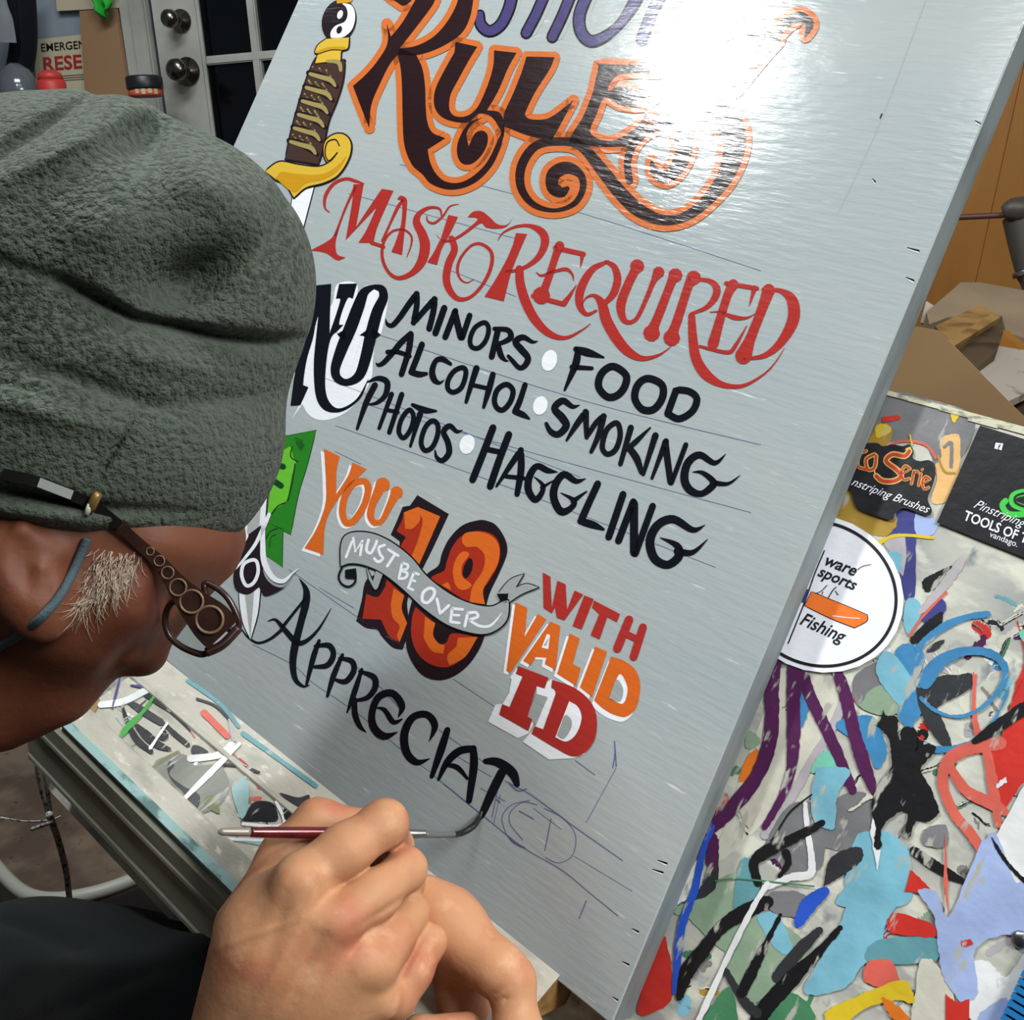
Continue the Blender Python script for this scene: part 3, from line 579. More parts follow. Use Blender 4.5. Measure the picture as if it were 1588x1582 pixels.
# lower region (crop Q)
D('Q', ('P', 'p_cream', '430,120 700,150 700,400 560,640 300,900 150,1000 260,640 380,300', 1), ('P', 'p_sage', '300,400 360,440 340,480 290,480', 2), ('P', 'p_orange', '300,520 350,490 345,600 260,640', 2), ('P', 'p_red', '165,720 200,690 210,740 150,790', 3),
  ('S', 'p_purple', '440,80,40 415,180,66 415,330,66 400,470,70 340,620,66 230,760,70 130,850,70', 5), ('S', 'p_purple', '520,110,70 515,260,64 515,430,60 500,600,46 450,730,36 380,850,30', 5), ('S', 'p_purple', '560,150,60 600,260,56 680,420,56 750,580,50 790,680,40', 5),
  ('S', 'p_purple', '720,130,50 760,250,60 800,420,62 850,580,62 890,680,40', 5), ('S40', 'p_lilac', '770,210 700,380 590,560 500,720 380,890', 3), ('P', 'p_blue', '550,180 590,260 560,380 530,380', 4), ('P', 'p_blue', '710,380 820,330 900,350 950,500 900,580 850,480', 4),
  ('P', 'p_mint', '640,510 700,500 760,560 600,600', 4), ('P', 'p_sky', '620,590 690,570 780,590 720,700 700,860 600,800', 6), ('P', 'p_slate', '480,760 600,740 660,860 640,1040 500,1080 430,1000 350,1000', 3), ('P', 'p_slate', '740,700 880,720 870,940 720,960 640,900', 3),
  ('S', 'p_white', '570,740,20 580,860,26 600,1000,34 590,1070,40 500,1085,34 400,1130,24', 6), ('S', 'p_black', '650,830,30 560,880,44 460,930,50 380,970,60 330,1020,44 350,1110,40', 7), ('S', 'p_black', '480,970,40 490,1020,30 450,1080,20', 6),
  ('S8', 'p_black', '600,700 500,780 430,890 410,915', 6), ('P', 'p_charcoal', '830,945 740,960 680,1010 650,1130! 740,1080 830,1010', 5),
  ('P', 'p_sky', '880,860 1000,900 1060,1000 1040,1210 720,1210 820,1060 840,940', 4), ('P', 'p_sage', '820,280 960,220 1010,310 920,330', 4), ('P', 'p_blue', '1000,310 1120,190 1120,300 1070,400 1180,480 1080,420', 5),
  ('P', 'p_black', '935,300! 945,330 1000,340 1000,420 1015,450! 1015,400 1050,382 1090,405 1085,500! 1105,480 1150,462 1178,490 1120,560 1110,590 1160,680 1198,780! 1150,825 1090,820 1060,890 1040,905 1030,880 1050,790 1020,775 930,850 925,940 905,955 890,930 900,840 880,790 895,680 970,570 970,500 955,430 900,370! 920,350', 8),
  ('P', 'p_white', '885,800! 905,880 895,950! 920,960! 905,1055! 885,940 875,870', 7), ('S', 'p_blue', '1110,250,20 1180,310,16 1290,335,16 1400,290,18 1480,200,24 1500,120,26 1450,50,40 1330,30,40 1200,80,60 1130,180,60', 7), ('S', 'p_blue', '1180,490,34 1280,480,26 1400,420,20 1480,300,12 1520,200,8', 6),
  ('P', 'p_charcoal', '1100,180 1300,140 1340,200 1240,260 1180,280 1230,400 1250,480 1180,440 1110,320', 5), ('S', 'p_black', '1360,450,30 1440,400,56 1588,300,60 1650,270,60', 8), ('S', 'p_salmon', '1355,130,6 1355,280,16 1370,400,30 1420,520,44 1450,700,50 1470,840,30', 6),
  ('S', 'p_salmon', '1480,460,60 1320,490,60 1240,540,60 1210,640,50 1260,780,46 1340,880,50 1400,970,40', 6), ('S', 'p_salmon', '1240,560,40 1320,680,50 1440,740,60 1500,780,40', 6), ('P', 'p_red', '1588,160! 1520,300 1480,440 1430,520 1440,720 1500,760 1588,640 1700,560 1700,160!', 5),
  ('P', 'p_white', '1460,650! 1500,620 1510,640! 1465,670', 7), ('P', 'p_white', '1588,660! 1470,870 1380,1020 1330,1210 1700,1210 1700,600!', 6), ('P', 'p_periw', '1400,930 1460,880 1560,1120 1700,1130 1700,1210 1300,1210 1390,1060', 7), ('S', 'p_black', '1440,900,6 1475,965,18 1530,1040,16 1600,1110,20', 8),
  ('S', 'p_black', '1075,960,40 1160,1020,50 1260,1080,40 1330,1110,14', 6), ('P', 'p_red', '1060,1050! 1150,1140 1050,1150!', 6), ('P', 'p_cream', '860,690! 820,740 770,770 785,778 850,730 890,710', 7), ('P', 'p_slate', '1130,860 1220,840 1230,940 1120,930', 5), ('P', 'p_salmon', '1220,880! 1232,1060 1215,1210!', 6))
# bottom region (crop R)
D('R', ('P', 'p_charcoal', '400,120 410,200 390,330 250,385! 330,330 370,240', 4), ('P', 'p_white', '240,380 300,250 350,190 330,330', 3), ('P', 'p_purple', '380,100 410,130 400,250 360,220', 4), ('S', 'p_royal', '388,80,20 350,180,24 320,320,30 270,460,34 250,620,30 240,720,18', 6),
  ('P', 'p_red', '200,500 230,640 220,760 100,800 150,600', 4), ('P', 'p_sage', '240,400 400,290 520,260 480,440 440,560 300,440', 3), ('S', 'p_black', '600,370,50 510,410,60 420,470,50 350,560,50 290,640,60 260,740,24', 6), ('P', 'p_teal', '500,210 560,230 560,360 470,390', 5),
  ('P', 'p_slate', '620,330 740,340 760,420 640,420 600,380', 4), ('S', 'p_royal', '820,330,40 760,380,60 720,450,40', 6), ('P', 'p_sage', '470,470 600,420 760,560 660,700 520,760 430,640', 3), ('P', 'p_sky', '560,430 640,420 700,560 640,560', 4),
  ('S', 'p_black', '650,420,14 600,520,22 550,620,40 500,720,44', 6), ('S', 'p_black', '880,470,22 800,560,34 700,660,60 600,770,66 560,826,60', 6), ('S', 'p_charcoal', '800,480,30 720,560,50 640,660,50', 5), ('S', 'p_charcoal', '430,620,20 500,740,34 560,800,40', 6),
  ('S', 'p_white', '600,300,22 540,400,22 440,600,22 330,840,22', 8), ('S6', 'p_green', '400,290 480,280 780,310', 8), ('P', 'p_sky', '960,100 1140,180 1120,330 1060,450 1060,520 1240,510 1240,600 990,600 900,700 740,720 820,560 900,400 900,280', 4), ('P', 'p_teal', '1020,520 1240,510 1240,600 990,600', 5),
  ('P', 'p_red', '1150,250! 1230,330 1130,330!', 6), ('P', 'p_red', '1060,450 1100,410 1240,460 1240,505 1080,490', 6), ('P', 'p_green', '560,760 700,720 780,830 560,840', 5), ('P', 'p_yellow', '830,790 950,730 1120,670 1160,720 1160,760 1080,750 960,790 900,840 830,830', 6),
  ('P', 'p_orange', '1040,740 1090,760 1150,826 1090,826', 7), ('P', 'p_salmon', '990,600 1080,600 1100,700 980,680', 5), ('P', 'p_cream', '1190,600 1240,600 1320,740 1280,840 1160,840 1170,720', 5),
  ('P', 'p_periw', '1180,330 1250,330 1300,420 1400,200 1440,130 1480,300 1700,280 1700,480 1500,500 1400,560 1410,720 1350,755 1280,660 1260,560 1240,420', 7), ('P', 'p_white', '1380,610 1450,600 1520,660 1600,560 1600,700 1400,826 1380,740', 6),
  ('P', 'p_red', '1285,725! 1330,755 1378,742! 1380,850! 1285,850!', 8), ('P', 'p_red', '1350,520 1385,515 1390,535 1355,540', 9), ('P', 'p_periw', '1420,800 1520,740 1520,850 1420,850', 7), ('P', 'p_salmon', '1285,100! 1300,420 1280,300!', 8), ('P', 'p_green', '380,780 450,700 480,840 350,840', 4))
# stickers
def text(crop, s, x, y, size, ang, k, lay, shear=0, bold=0, base=PZ, sx=1.0, g=None, align='LEFT', proj=None, space=1.0):
    c = bpy.data.curves.new('t', 'FONT'); c.body = s; c.size = 1; c.offset = bold; c.shear = shear; c.resolution_u = 3; c.space_character = space
    o = bpy.data.objects.new('t', c); COL.objects.link(o); me = bpy.data.meshes.new_from_object(o); bpy.data.objects.remove(o); bpy.data.curves.remove(c)
    if g is None: g = Paint(crop, base, proj)
    ca, sa = math.cos(math.radians(ang)), math.sin(math.radians(ang)); b = len(g.V)
    for v in me.vertices:
        X, Y = v.co.x * size * sx, -v.co.y * size
        g.V.append(g.p(x + X * ca - Y * sa, y + X * sa + Y * ca, lay))
    for p in me.polygons: g.Fc.append([b + i for i in p.vertices]); g.mi.append(g.m(k))
    bpy.data.meshes.remove(me); return g
g = Paint('O', PZ)
g.poly('st_black', '560,430! 700,420 740,440 800,430 860,440 900,428 925,470 920,510 960,530 1020,525 1055,560 1050,640 1030,700 1010,760 1035,830 1010,860 920,830 860,815 815,845 790,885 700,860 590,815 560,740 540,700 440,700!', 10)
for t, w_ in (('700,500 690,570 650,580 640,520 690,490', 24), ('640,470 600,490 590,560 640,580', 20), ('900,470 870,500 800,490 760,530 820,580 850,620 810,650 740,650 700,620', 34), ('905,578 875,560 852,600 866,642 898,636', 18), ('858,606 892,590', 12), ('928,590 912,668', 18), ('920,612 945,590 958,606', 14), ('970,608 955,678', 18), ('975,585 980,580', 14), ('1024,640 996,625 978,660 990,698 1016,690', 18), ('985,662 1012,650', 12)):
    g.stroke('st_gold', t, w_ * 1.1, 11).stroke('st_red', t, w_ * .6, 12)
g.stroke('st_gold', '900,470 905,450 880,460', 10, 11).stroke('st_gold', '740,640 700,620 690,590', 8, 11)
text('O', 'nstriping Brushes', 545, 672, 72, 20.5, 'st_white', 12, .45, 0, g=g, sx=.98)
g.build('sticker', easel, 'black die-cut sticker with gothic gold and red lettering')
g = Paint('O', PZ)
g.poly('st_black', '1325,315! 1760,450! 1760,1180! 1065,900!', 10, 1)
g.stroke('st_green', '1700,740 1600,720 1530,740 1530,790 1640,830', 44, 11).stroke('st_green', '1480,770 1460,800 1500,850 1600,850', 36, 11).stroke('st_black', '1690,740 1600,725 1540,745 1545,785 1640,820', 14, 12)
g.poly('st_white', '1420,420! 1465,425! 1455,465! 1412,455!', 11)
text('O', 'f', 1432, 458, 42, 14, 'p_navy', 13, g=g, bold=.02)
text('O', 'Pinstriping', 1280, 808, 80, 22, 'st_white', 12, .5, -.004, g=g, sx=.95)
text('O', 'TOOLS OF THE', 1222, 882, 84, 21, 'st_white', 12, 0, .018, g=g, sx=.86)
text('O', 'vandago.', 1380, 985, 52, 21, 'st_white', 12, 0, .0, g=g)
g.build('sticker', easel, 'black square sticker reading TOOLS OF THE')
g = Paint('P', PZ)
g.ell('st_white', 357, 551, 518, 466, 25.5, 10)
ca_, sa_ = math.cos(math.radians(25.5)), math.sin(math.radians(25.5))
g.stroke('st_black', [(352 + 477 * math.cos(t) * ca_ - 427 * math.sin(t) * sa_, 551 + 477 * math.cos(t) * sa_ + 427 * math.sin(t) * ca_, 19) for t in [i * math.pi / 28 for i in range(56)]], lay=11, closed=True, n=2)
g.stroke('st_black', '388,292 330,430 270,600 170,850', 8, 11)
text('P', 'ware', 378, 372, 100, 21, 'st_black', 11, .25, .022, g=g, sx=1.0)
text('P', 'sports', 342, 440, 96, 22, 'st_black', 11, .25, .022, g=g, sx=.98)
text('P', 'Fishing', 232, 730, 112, 24, 'st_black', 11, .25, .014, g=g, sx=.92)
g.outline('st_black', '312,540! 430,590 530,630 645,680! 642,715 570,755! 430,700 270,622!', 5, 11).poly('st_orange', '312,540! 430,590 530,630 645,680! 642,715 570,755! 430,700 270,622!', 12)
g.stroke('st_white', '440,685 520,695 600,700', 5, 13).poly('p_navy', '262,520! 295,525! 268,605! 235,600!', 12)
g.stroke('st_black', '335,550 370,535 405,500', 5, 12).stroke('st_black', '375,555 380,540', 5, 12).stroke('st_black', '410,580 440,530 460,512', 6, 12).stroke('st_black', '455,535 472,560', 5, 12).stroke('st_black', '590,405,5 620,385,4 670,375,3', 4, 12)
g.build('sticker', easel, 'white oval fishing sticker with black ring and orange boat')
# blue comb-like offcut and round screw at the lower right
M['bluepl'] = mat('blue_plastic', srgb(30, 110, 170), .4)
bm = bmesh.new()
q0, q1 = loc(1560, 1530, PZ), loc(1600, 1480, PZ)
for i in range(16):
    a = q0 + Vector((.006, .02, 0)) + Vector((.0, -.0035, 0)) * i
    box_bm(bm, (a.x + .02, a.y, PZ + .003), (.045, .0024, .004), Matrix.Rotation(0, 3, 'Z'))
box_bm(bm, (q0.x + .036, q0.y - .006, PZ + .002), (.02, .062, .003))
bmobj('ribbed_strip', bm, ['bluepl'], easel)
simple('steel', 150, 150, 155, .3, metal=1)
c = loc(1583, 1457, PZ)
bm = bmesh.new(); bmesh.ops.create_uvsphere(bm, u_segments=16, v_segments=8, radius=.004); bmesh.ops.scale(bm, vec=(1, 1, .45), verts=bm.verts); bmesh.ops.translate(bm, vec=(c.x, c.y, PZ + .001), verts=bm.verts)
bmobj('screw', bm, ['steel'], easel, True)
M['lipblue'] = mat('pale_blue_lip_paint', srgb(150, 184, 184), .5, mottle=[((40, 90, 90), srgb(90, 120, 120), .5, .62), ((60, 140, 140), srgb(176, 180, 140), .62, .7)])
# ---- ledge (sloping paint tray under the board), in board-local y,z
TV = Vector((0, -.768, .640)); LN = Vector((0, .640, .768)); LW = .078
LP0 = Vector((0, -.0015, 0))
FI = FRAME.inverted()
def plane_hit(px, py, p0, nrm, off=0):
    o = FI @ CAM; d = (FI.to_3x3() @ (RC @ ray(px, py)))
    p0 = p0 + nrm * off
    return o + d * ((p0 - o).dot(nrm) / d.dot(nrm))
onledge = lambda px, py, off: plane_hit(px, py, LP0, LN, off + .0002)
xl = onledge(150, 1085, 0).x; xr = onledge(862, 1520, 0).x
M['ledge'] = mat('painted_wood_ledge', srgb(176, 172, 160), .45, mottle=[((20, 60, 60), srgb(150, 148, 138), .5, .65), ((70, 150, 150), srgb(200, 198, 186), .6, .7)], bump=((50, 120, 120), .3, .002))
M['wood'] = mat('bare_wood', srgb(150, 112, 62), .6, mottle=((12, 90, 90), srgb(112, 80, 42), .45, .65), bump=((20, 160, 160), .2, .001))
M['rail'] = mat('grey_metal_rail', srgb(160, 162, 146), .5, metal=.1, mottle=((10, 60, 60), srgb(126, 128, 112), .45, .65), bump=((20, 90, 90), .2, .001))
M['railhi'] = mat('scraped_rail_edge', srgb(140, 142, 128), .4, metal=.4)
def extrude_x(name, prof, xa, xb, mats, parent, ends=None):
    """prof: list of (y,z)"""
    bm = bmesh.new(); A = [bm.verts.new((xa, y, z)) for y, z in prof]; B = [bm.verts.new((xb, y, z)) for y, z in prof]; N = len(prof)
    for i in range(N): bm.faces.new((A[i], A[(i + 1) % N], B[(i + 1) % N], B[i]))
    f1 = bm.faces.new(A); f2 = bm.faces.new(B[::-1])
    if ends: f1.material_index = f2.material_index = ends
    bmesh.ops.triangulate(bm, faces=[f1, f2])
    return bmobj(name, bm, mats, parent)
def lp(t, h=0): v = LP0 + TV * t + LN * h; return (v.y, v.z)
extrude_x('ledge', [(-.0015, -TB - .001), lp(0), lp(.022), lp(.0235, .0018), lp(.026, .0018), lp(.0275), lp(.062), lp(.0635, .003), lp(LW, .003), lp(LW, -.012), lp(.02, -.014), (-.022, -TB - .001)], xl, xr, ['ledge', 'wood'], easel, 1)
DNv = -UPC; dny, dnz = DNv.dot(BY), DNv.dot(BN)
lip = Vector(lp(LW + .0005, .0))
extrude_x('ledge_lip', [tuple(Vector(lp(LW + .0002, .005))), tuple(Vector(lp(LW + .006, .004))), tuple(Vector(lp(LW + .006, -.010))), tuple(Vector(lp(LW + .0002, -.012)))], xl - .002, xr - .012, ['lipblue'], easel)
rp = Vector(lp(LW + .007, -.004)); dv = Vector((dny, dnz)); ov = Vector((-dnz, dny)); ov = ov if ov[1] > 0 else -ov
def rr(a, b): v = rp + dv * a + ov * b; return (v[0], v[1])
xr0 = xl - .062
extrude_x('rail', [rr(0, 0), rr(.003, .003), rr(.018, .003), rr(.0195, .0038), rr(.022, .0038), rr(.0235, .0022), rr(.056, .0022), rr(.058, .0032), rr(.062, .0032), rr(.064, 0), rr(.064, -.03), rr(0, -.03)], xr0, xr + .02, ['rail'], easel)
extrude_x('scraped_ridge', [rr(.0195, .0040), rr(.0215, .0044), rr(.022, .0040)], xr0 + .02, xr0 + .26, ['railhi'], easel)
extrude_x('scraped_ridge', [rr(.0585, .0034), rr(.0605, .0038), rr(.0615, .0034)], xr0 + .005, xr0 + .34, ['railhi'], easel)
# legs of the easel down to the floor
for lx in (.42, .82):
    a = BW(lx, -.02, -.05); b = Vector((a.x, a.y + .22, .02))
    bm = bmesh.new(); d = (b - a); L_ = d.length
    box_bm(bm, (0, 0, 0), (.045, .03, L_)); bmesh.ops.rotate(bm, cent=(0, 0, 0), matrix=d.to_track_quat('Z', 'Y').to_matrix(), verts=bm.verts); bmesh.ops.translate(bm, vec=(a + b) / 2, verts=bm.verts)
    bm.transform(FI); bmobj('leg', bm, ['wood'], easel)
# paint on the ledge (crop L and J)
class LPaint(Paint): pass
def ldaub(crop, *els):
    for h, k, body, lay in els:
        g = Paint(crop, 0, onledge); w_ = float(h[1:]) if len(h) > 1 else 30
        if h[0] == 'P': g.poly(k, body, lay + 3)
        else: g.stroke(k, body, w_, lay + 3, rough=w_ * .03)
        g.build('paint_stroke', easel)
M['lipblue_'] = mat('pale_blue_lip_paint_b', srgb(150, 184, 184), .5, mottle=[((40, 90, 90), srgb(90, 120, 120), .5, .62), ((60, 140, 140), srgb(176, 180, 140), .62, .7)])
LZ0 = LZ
ldaub('L', ('S', 'p_charcoal', '560,190,20 620,230,34 700,280,30 720,290,10', 3), ('S', 'p_black', '640,160,30 700,195,34 760,240,24 830,320,6', 3), ('S', 'p_black', '530,200,10 560,290,24 600,360,30 660,410,20', 3), ('S', 'p_black', '720,290,14 760,330,24 820,380,20', 3),
      ('S', 'p_black', '600,300,24 640,340,40 690,380,34 740,400,16', 3), ('P', 'p_black', '700,330 735,340 720,360 695,355', 4), ('S', 'l_green', '672,170,12 620,240,16 560,300,30 525,345,14', 5), ('S9', 'p_navy', '530,60 510,140 490,220', 4), ('S', 'p_navy', '570,120,6 630,128,14', 4),
      ('S', 'p_white', '440,205 540,190 640,140', 4), ('S', 'p_white', '730,285,10 655,395,14', 6), ('S10', 'p_red', '520,420 560,440 580,480', 3), ('P', 'p_charcoal', '840,385 870,385 910,415 840,420', 3),
      ('P', 'l_grey', '680,450 800,420 850,470 960,470 1000,560 960,640 880,680 830,660 760,560 690,520', 2), ('P', 'l_olive', '700,560 740,560 730,640 700,600', 3), ('P', 'l_olive', '890,620 930,600 960,680 900,650', 3), ('P', 'p_charcoal', '740,450 760,470 740,510 800,560 870,600 860,660 830,650 800,590 750,540 730,490', 3),
      ('S', 'p_white', '1045,375,14 960,460,26 880,540,26 760,660,16', 6), ('S', 'p_white', '830,440 950,425 1010,380', 3), ('S12', 'p_black', '975,465 1060,475 1130,500', 5), ('S', 'p_salmon', '890,240 950,300 990,340', 2), ('S6', 'p_red', '1020,420 1090,480 1130,570', 3),
      ('P', 'p_black', '1070,690 1110,630 1190,635 1215,700 1200,715 1060,710', 4), ('S14', 'p_white', '1205,630 1235,730 1060,725', 4), ('P', 'p_black', '1240,660 1300,680 1290,735 1250,735', 4), ('P', 'p_charcoal', '1220,590 1300,610 1350,600 1340,660 1290,640', 4),
      ('P', 'l_aqua', '1010,560 1080,540 1080,660 1050,700', 2), ('P', 'l_aqua', '960,790 1100,790 1240,790 1200,830 1090,810', 2), ('S', 'p_black', '850,740,20 920,800,50 980,860,40 1060,920,30', 3), ('S12', 'p_white', '970,790 1220,800', 5),
      ('S18', 'p_teal', '820,100 960,200 1040,300', 1), ('S20', 'p_teal', '1060,330 1200,430 1380,560', 1), ('S12', 'p_charcoal', '860,180 940,210 1000,270', 2), ('S', 'p_lilac', '1000,270,10 1020,360,14', 3), ('S12', 'l_olive', '640,500 720,440 780,410', 3), ('P', 'l_wood', '350,240 410,165 435,190 385,280', 2))
def ledge_dabs():
    rnd = random.Random(5)
    for i in range(60):
        t = rnd.random(); x = 210 + 300 * t + rnd.uniform(-45, 45); y = 1085 + 262 * t + rnd.uniform(-22, 50); a = rnd.choice([.75, -.8, .2, 1.4]) + rnd.uniform(-.3, .3); L_ = rnd.uniform(5, 26); w_ = rnd.uniform(1, 7)
        g = Paint('X', 0, onledge); g.stroke(rnd.choice(['p_charcoal', 'p_grey', 'l_olive', 'p_white', 'p_white', 'p_cream', 'l_aqua', 'l_grey', 'p_black', 'p_salmon']), [(x + math.cos(a) * L_ * q, y + math.sin(a) * L_ * q, w_ * (1 - .8 * abs(q) * rnd.random())) for q in (-.5, -.1, .2, .5)], lay=2.2 + i * .01, n=5, rough=w_ * .15)
        g.build('paint_dab', easel)
ledge_dabs()
# cords dangling from the left end of the rail
cord = empty('cord', Matrix.Translation(W(66, 1172, .84)), 'white paint-stiffened strips of cord hanging from the rail end', 'cord')
M['cordw'] = mat('stiff_white_cord', srgb(188, 184, 178), .6, mottle=((200, 200, 200), srgb(90, 84, 80), .5, .6))
I_ = Matrix.Translation(W(66, 1172, .84)).inverted()
for pts, r in ((((53, 1158), (60, 1210), (74, 1262)), .0016), (((62, 1160), (72, 1215), (78, 1262)), .002), (((76, 1262), (88, 1295), (98, 1330), (104, 1360), (108, 1398)), .0028), (((80, 1275), (50, 1286)), .0018), (((0, 1268), (40, 1274), (78, 1272), (94, 1266)), .0009)):
    tube('strand', [I_ @ W(x, y, .84 + .02 * i) for i, (x, y) in enumerate(pts)], r, ['cordw'], cord, 6)
# ------------------------------------------------------------------ room
M['wallblue'] = mat('pale_blue_wall', srgb(140, 150, 160), .8, mottle=((3, 3, 3), srgb(128, 138, 150), .4, .7))
M['plainwall'] = mat('plain_wall', srgb(150, 150, 145), .9)
M['floorm'] = mat('dark_concrete', srgb(48, 42, 38), .8, mottle=((5, 5, 5), srgb(70, 60, 52), .4, .7))
M['ply'] = mat('orange_plywood', srgb(176, 122, 52), .5, mottle=[((3, 3, 1.2), srgb(150, 98, 36), .4, .65), ((40, 40, 3), srgb(160, 108, 44), .5, .7)])
M['doorwhite'] = mat('white_door_paint', srgb(176, 176, 168), .5, mottle=((4, 4, 4), srgb(136, 136, 130), .4, .7))
M['glass'] = mat('dark_window_glass', srgb(6, 8, 11), .12, spec=.4)
M['nickel'] = mat('satin_nickel', srgb(120, 116, 108), .25, metal=1)
def struct(o): o['kind'] = 'structure'; return o
# left wall frame (upright, turned a little towards the camera)
q = Vector((1, 0, .31)); q.y = (.045 - .309 * .31) / .95
WX = (RC @ q); WX.z = 0; WX.normalize(); WZ = Vector((0, 0, 1)); WN = WX.cross(WZ).normalized()      # faces the room
WP = W(290, 70, 2.5)
if WN.dot(CAM - WP) < 0: WN = -WN
def onwall(px, py, off=0):
    d = RC @ ray(px, py); p0 = WP + WN * off; t = (p0 - CAM).dot(WN) / d.dot(WN); v = CAM + d * t - WP
    return v.dot(WX), v.z
WF = Matrix.Translation(WP) @ Matrix((WX, -WN, WZ)).transposed().to_4x4()   # local x along, y into wall, z up
ZF = -WP.z
dx0 = onwall(247, 90)[0]; dw = .86; ctop = .52
zr = ctop
wl = bpy.data.objects.new('wall_back', None)
def wbox(name, xa, xb, za, zb, ya, yb, mats, parent=None, bev=0):
    bm = bmesh.new(); box_bm(bm, ((xa + xb) / 2, (ya + yb) / 2, (za + zb) / 2), (abs(xb - xa), abs(yb - ya), abs(zb - za)), None, bev)
    if parent is None: bm.transform(WF)
    return bmobj(name, bm, mats, parent)
bm = bmesh.new()
for xa, xb, za, zb in ((-2.2, dx0 - .02, ZF, 1.1), (dx0 + dw + .02, 2.6, ZF, 1.1), (dx0 - .02, dx0 + dw + .02, ctop + .03, 1.1)): box_bm(bm, ((xa + xb) / 2, .06, (za + zb) / 2), (xb - xa, .12, zb - za))
bm.transform(WF); struct(bmobj('wall_back', bm, ['wallblue']))
# casing
for n, (xa, xb, za, zb) in enumerate(((onwall(199, 60)[0], dx0 - .006, ZF, ctop + .12), (dx0 + dw + .006, dx0 + dw + .12, ZF, ctop + .12), (dx0 - .006, dx0 + dw + .006, ctop + .006, ctop + .12))):
    struct(wbox(f'trim_{n+1}', xa, xb, za, zb, -.022, 0.0, ['doorwhite'], bev=.003))
xg = (onwall(199, 60)[0] + dx0) / 2
struct(wbox('trim_4', xg - .006, dx0 - .008, ZF, ctop + .1, -.03, -.022, ['doorwhite'], bev=.002))
door = empty('door_1', WF.copy()); door['kind'] = 'structure'
sx = onwall(316, 90)[0]; mv = [onwall(394, 60)[0]]; gz = onwall(390, 88)[1]
wbox('stile', dx0, sx, ZF + .01, ctop, -.005, .035, ['doorwhite'], door, .003)
wbox('stile', dx0 + dw - (sx - dx0), dx0 + dw, ZF + .01, ctop, -.005, .035, ['doorwhite'], door, .003)
wbox('bottom_rail', sx, dx0 + dw - (sx - dx0), ZF + .01, ZF + .3, -.005, .035, ['doorwhite'], door, .003)
wbox('top_rail', sx, dx0 + dw - (sx - dx0), ctop - .11, ctop, -.005, .035, ['doorwhite'], door, .003)
xm = mv[0]; pw = xm - sx; xs = [xm - .011]; 
for i in range(1, 4):
    if xm + pw * i < dx0 + dw - (sx - dx0) - .03: xs.append(xm - .011 + pw * i)
for x in xs: wbox('muntin', x, x + .022, ZF + .3, ctop - .11, -.002, .03, ['doorwhite'], door, .003)
zs = [gz + .33 * i for i in range(-4, 2) if ZF + .3 < gz + .33 * i < ctop - .12]
for z in zs: wbox('muntin', sx, dx0 + dw - (sx - dx0), z - .01, z + .01, -.0025, .0295, ['doorwhite'], door, .003)
ex = [sx] + [x + .011 for x in xs] + [dx0 + dw - (sx - dx0)]; ez = [ZF + .3] + zs + [ctop - .11]
for i in range(len(ex) - 1):
    for j in range(len(ez) - 1): wbox('pane', ex[i], ex[i + 1], ez[j], ez[j + 1], .012, .018, ['glass'], door)
wbox('glazing_bead', sx, sx + .009, ZF + .3, ctop - .11, -.009, -.005, ['doorwhite'], door, .001)
def knob(px, py, r, name):
    x, z = onwall(px, py); bm = bmesh.new(); prof = [(0, .0), (r * 1.25, 0), (r * 1.25, -.006), (r * .5, -.010), (r * .45, -.028), (r * .8, -.036), (r, -.046), (r * .93, -.058), (r * .55, -.065), (.0001, -.066)]
    rings = [[bm.verts.new((x + a * math.cos(k * math.pi / 10), -.005 + b, z + a * math.sin(k * math.pi / 10))) for k in range(20)] for a, b in prof[1:]]
    for A, B in zip(rings, rings[1:]):
        for k in range(20): bm.faces.new((A[k], A[(k + 1) % 20], B[(k + 1) % 20], B[k]))
    bm.faces.new(rings[-1]); o = bmobj(name, bm, ['nickel'], door, True); return o
knob(284, 33, .021, 'deadbolt'); knob(294, 111, .026, 'door_knob')
# other walls, floor, ceiling
def slabw(name, a, b, c, d, m): struct(slab(name, [Vector(v) for v in (a, b, c, d)], .05, [m], None))
slabw('floor', (-3.2, -2.5, 0), (3.2, -2.5, 0), (3.2, 4.2, 0), (-3.2, 4.2, 0), 'floorm')
slabw('ceiling', (-3.2, 4.2, 2.95), (3.2, 4.2, 2.95), (3.2, -2.5, 2.95), (-3.2, -2.5, 2.95), 'plainwall')
slabw('wall_left', (-2.3, -2.5, 0), (-2.3, 4.2, 0), (-2.3, 4.2, 2.95), (-2.3, -2.5, 2.95), 'wallblue')
slabw('wall_front', (3.2, -2.5, 0), (-3.2, -2.5, 0), (-3.2, -2.5, 2.95), (3.2, -2.5, 2.95), 'plainwall')
# right wall panelled in orange plywood sheets
RP = W(1520, 300, 2.0); rx = Vector((math.cos(-.35), math.sin(-.35), 0)); rn = Vector((-rx.y, rx.x, 0)); rn = rn if rn.dot(CAM - RP) > 0 else -rn
def onright(px, py, off=0):
    d = RC @ ray(px, py); p0 = RP + rn * off; t = (p0 - CAM).dot(rn) / d.dot(rn); return CAM + d * t
def rw(x, z, off): return RP + rx * x + Vector((0, 0, z)) + rn * off
struct(slab('wall_right', [rw(-1.2, -RP.z, -.01), rw(2.4, -RP.z, -.01), rw(2.4, 2.95 - RP.z, -.01), rw(-1.2, 2.95 - RP.z, -.01)], .06, ['plainwall'], None, nrm=rn))
seams = [(1578, 142, 1503, 480)]
pl = empty('plywood_panelling', Matrix.Translation(RP), 'orange plywood sheets covering the wall behind the bench', 'panelling')
IP = Matrix.Translation(RP).inverted()
a1, a2 = onright(1578, 142), onright(1503, 480)
u = lambda p: (p - RP).dot(rx)
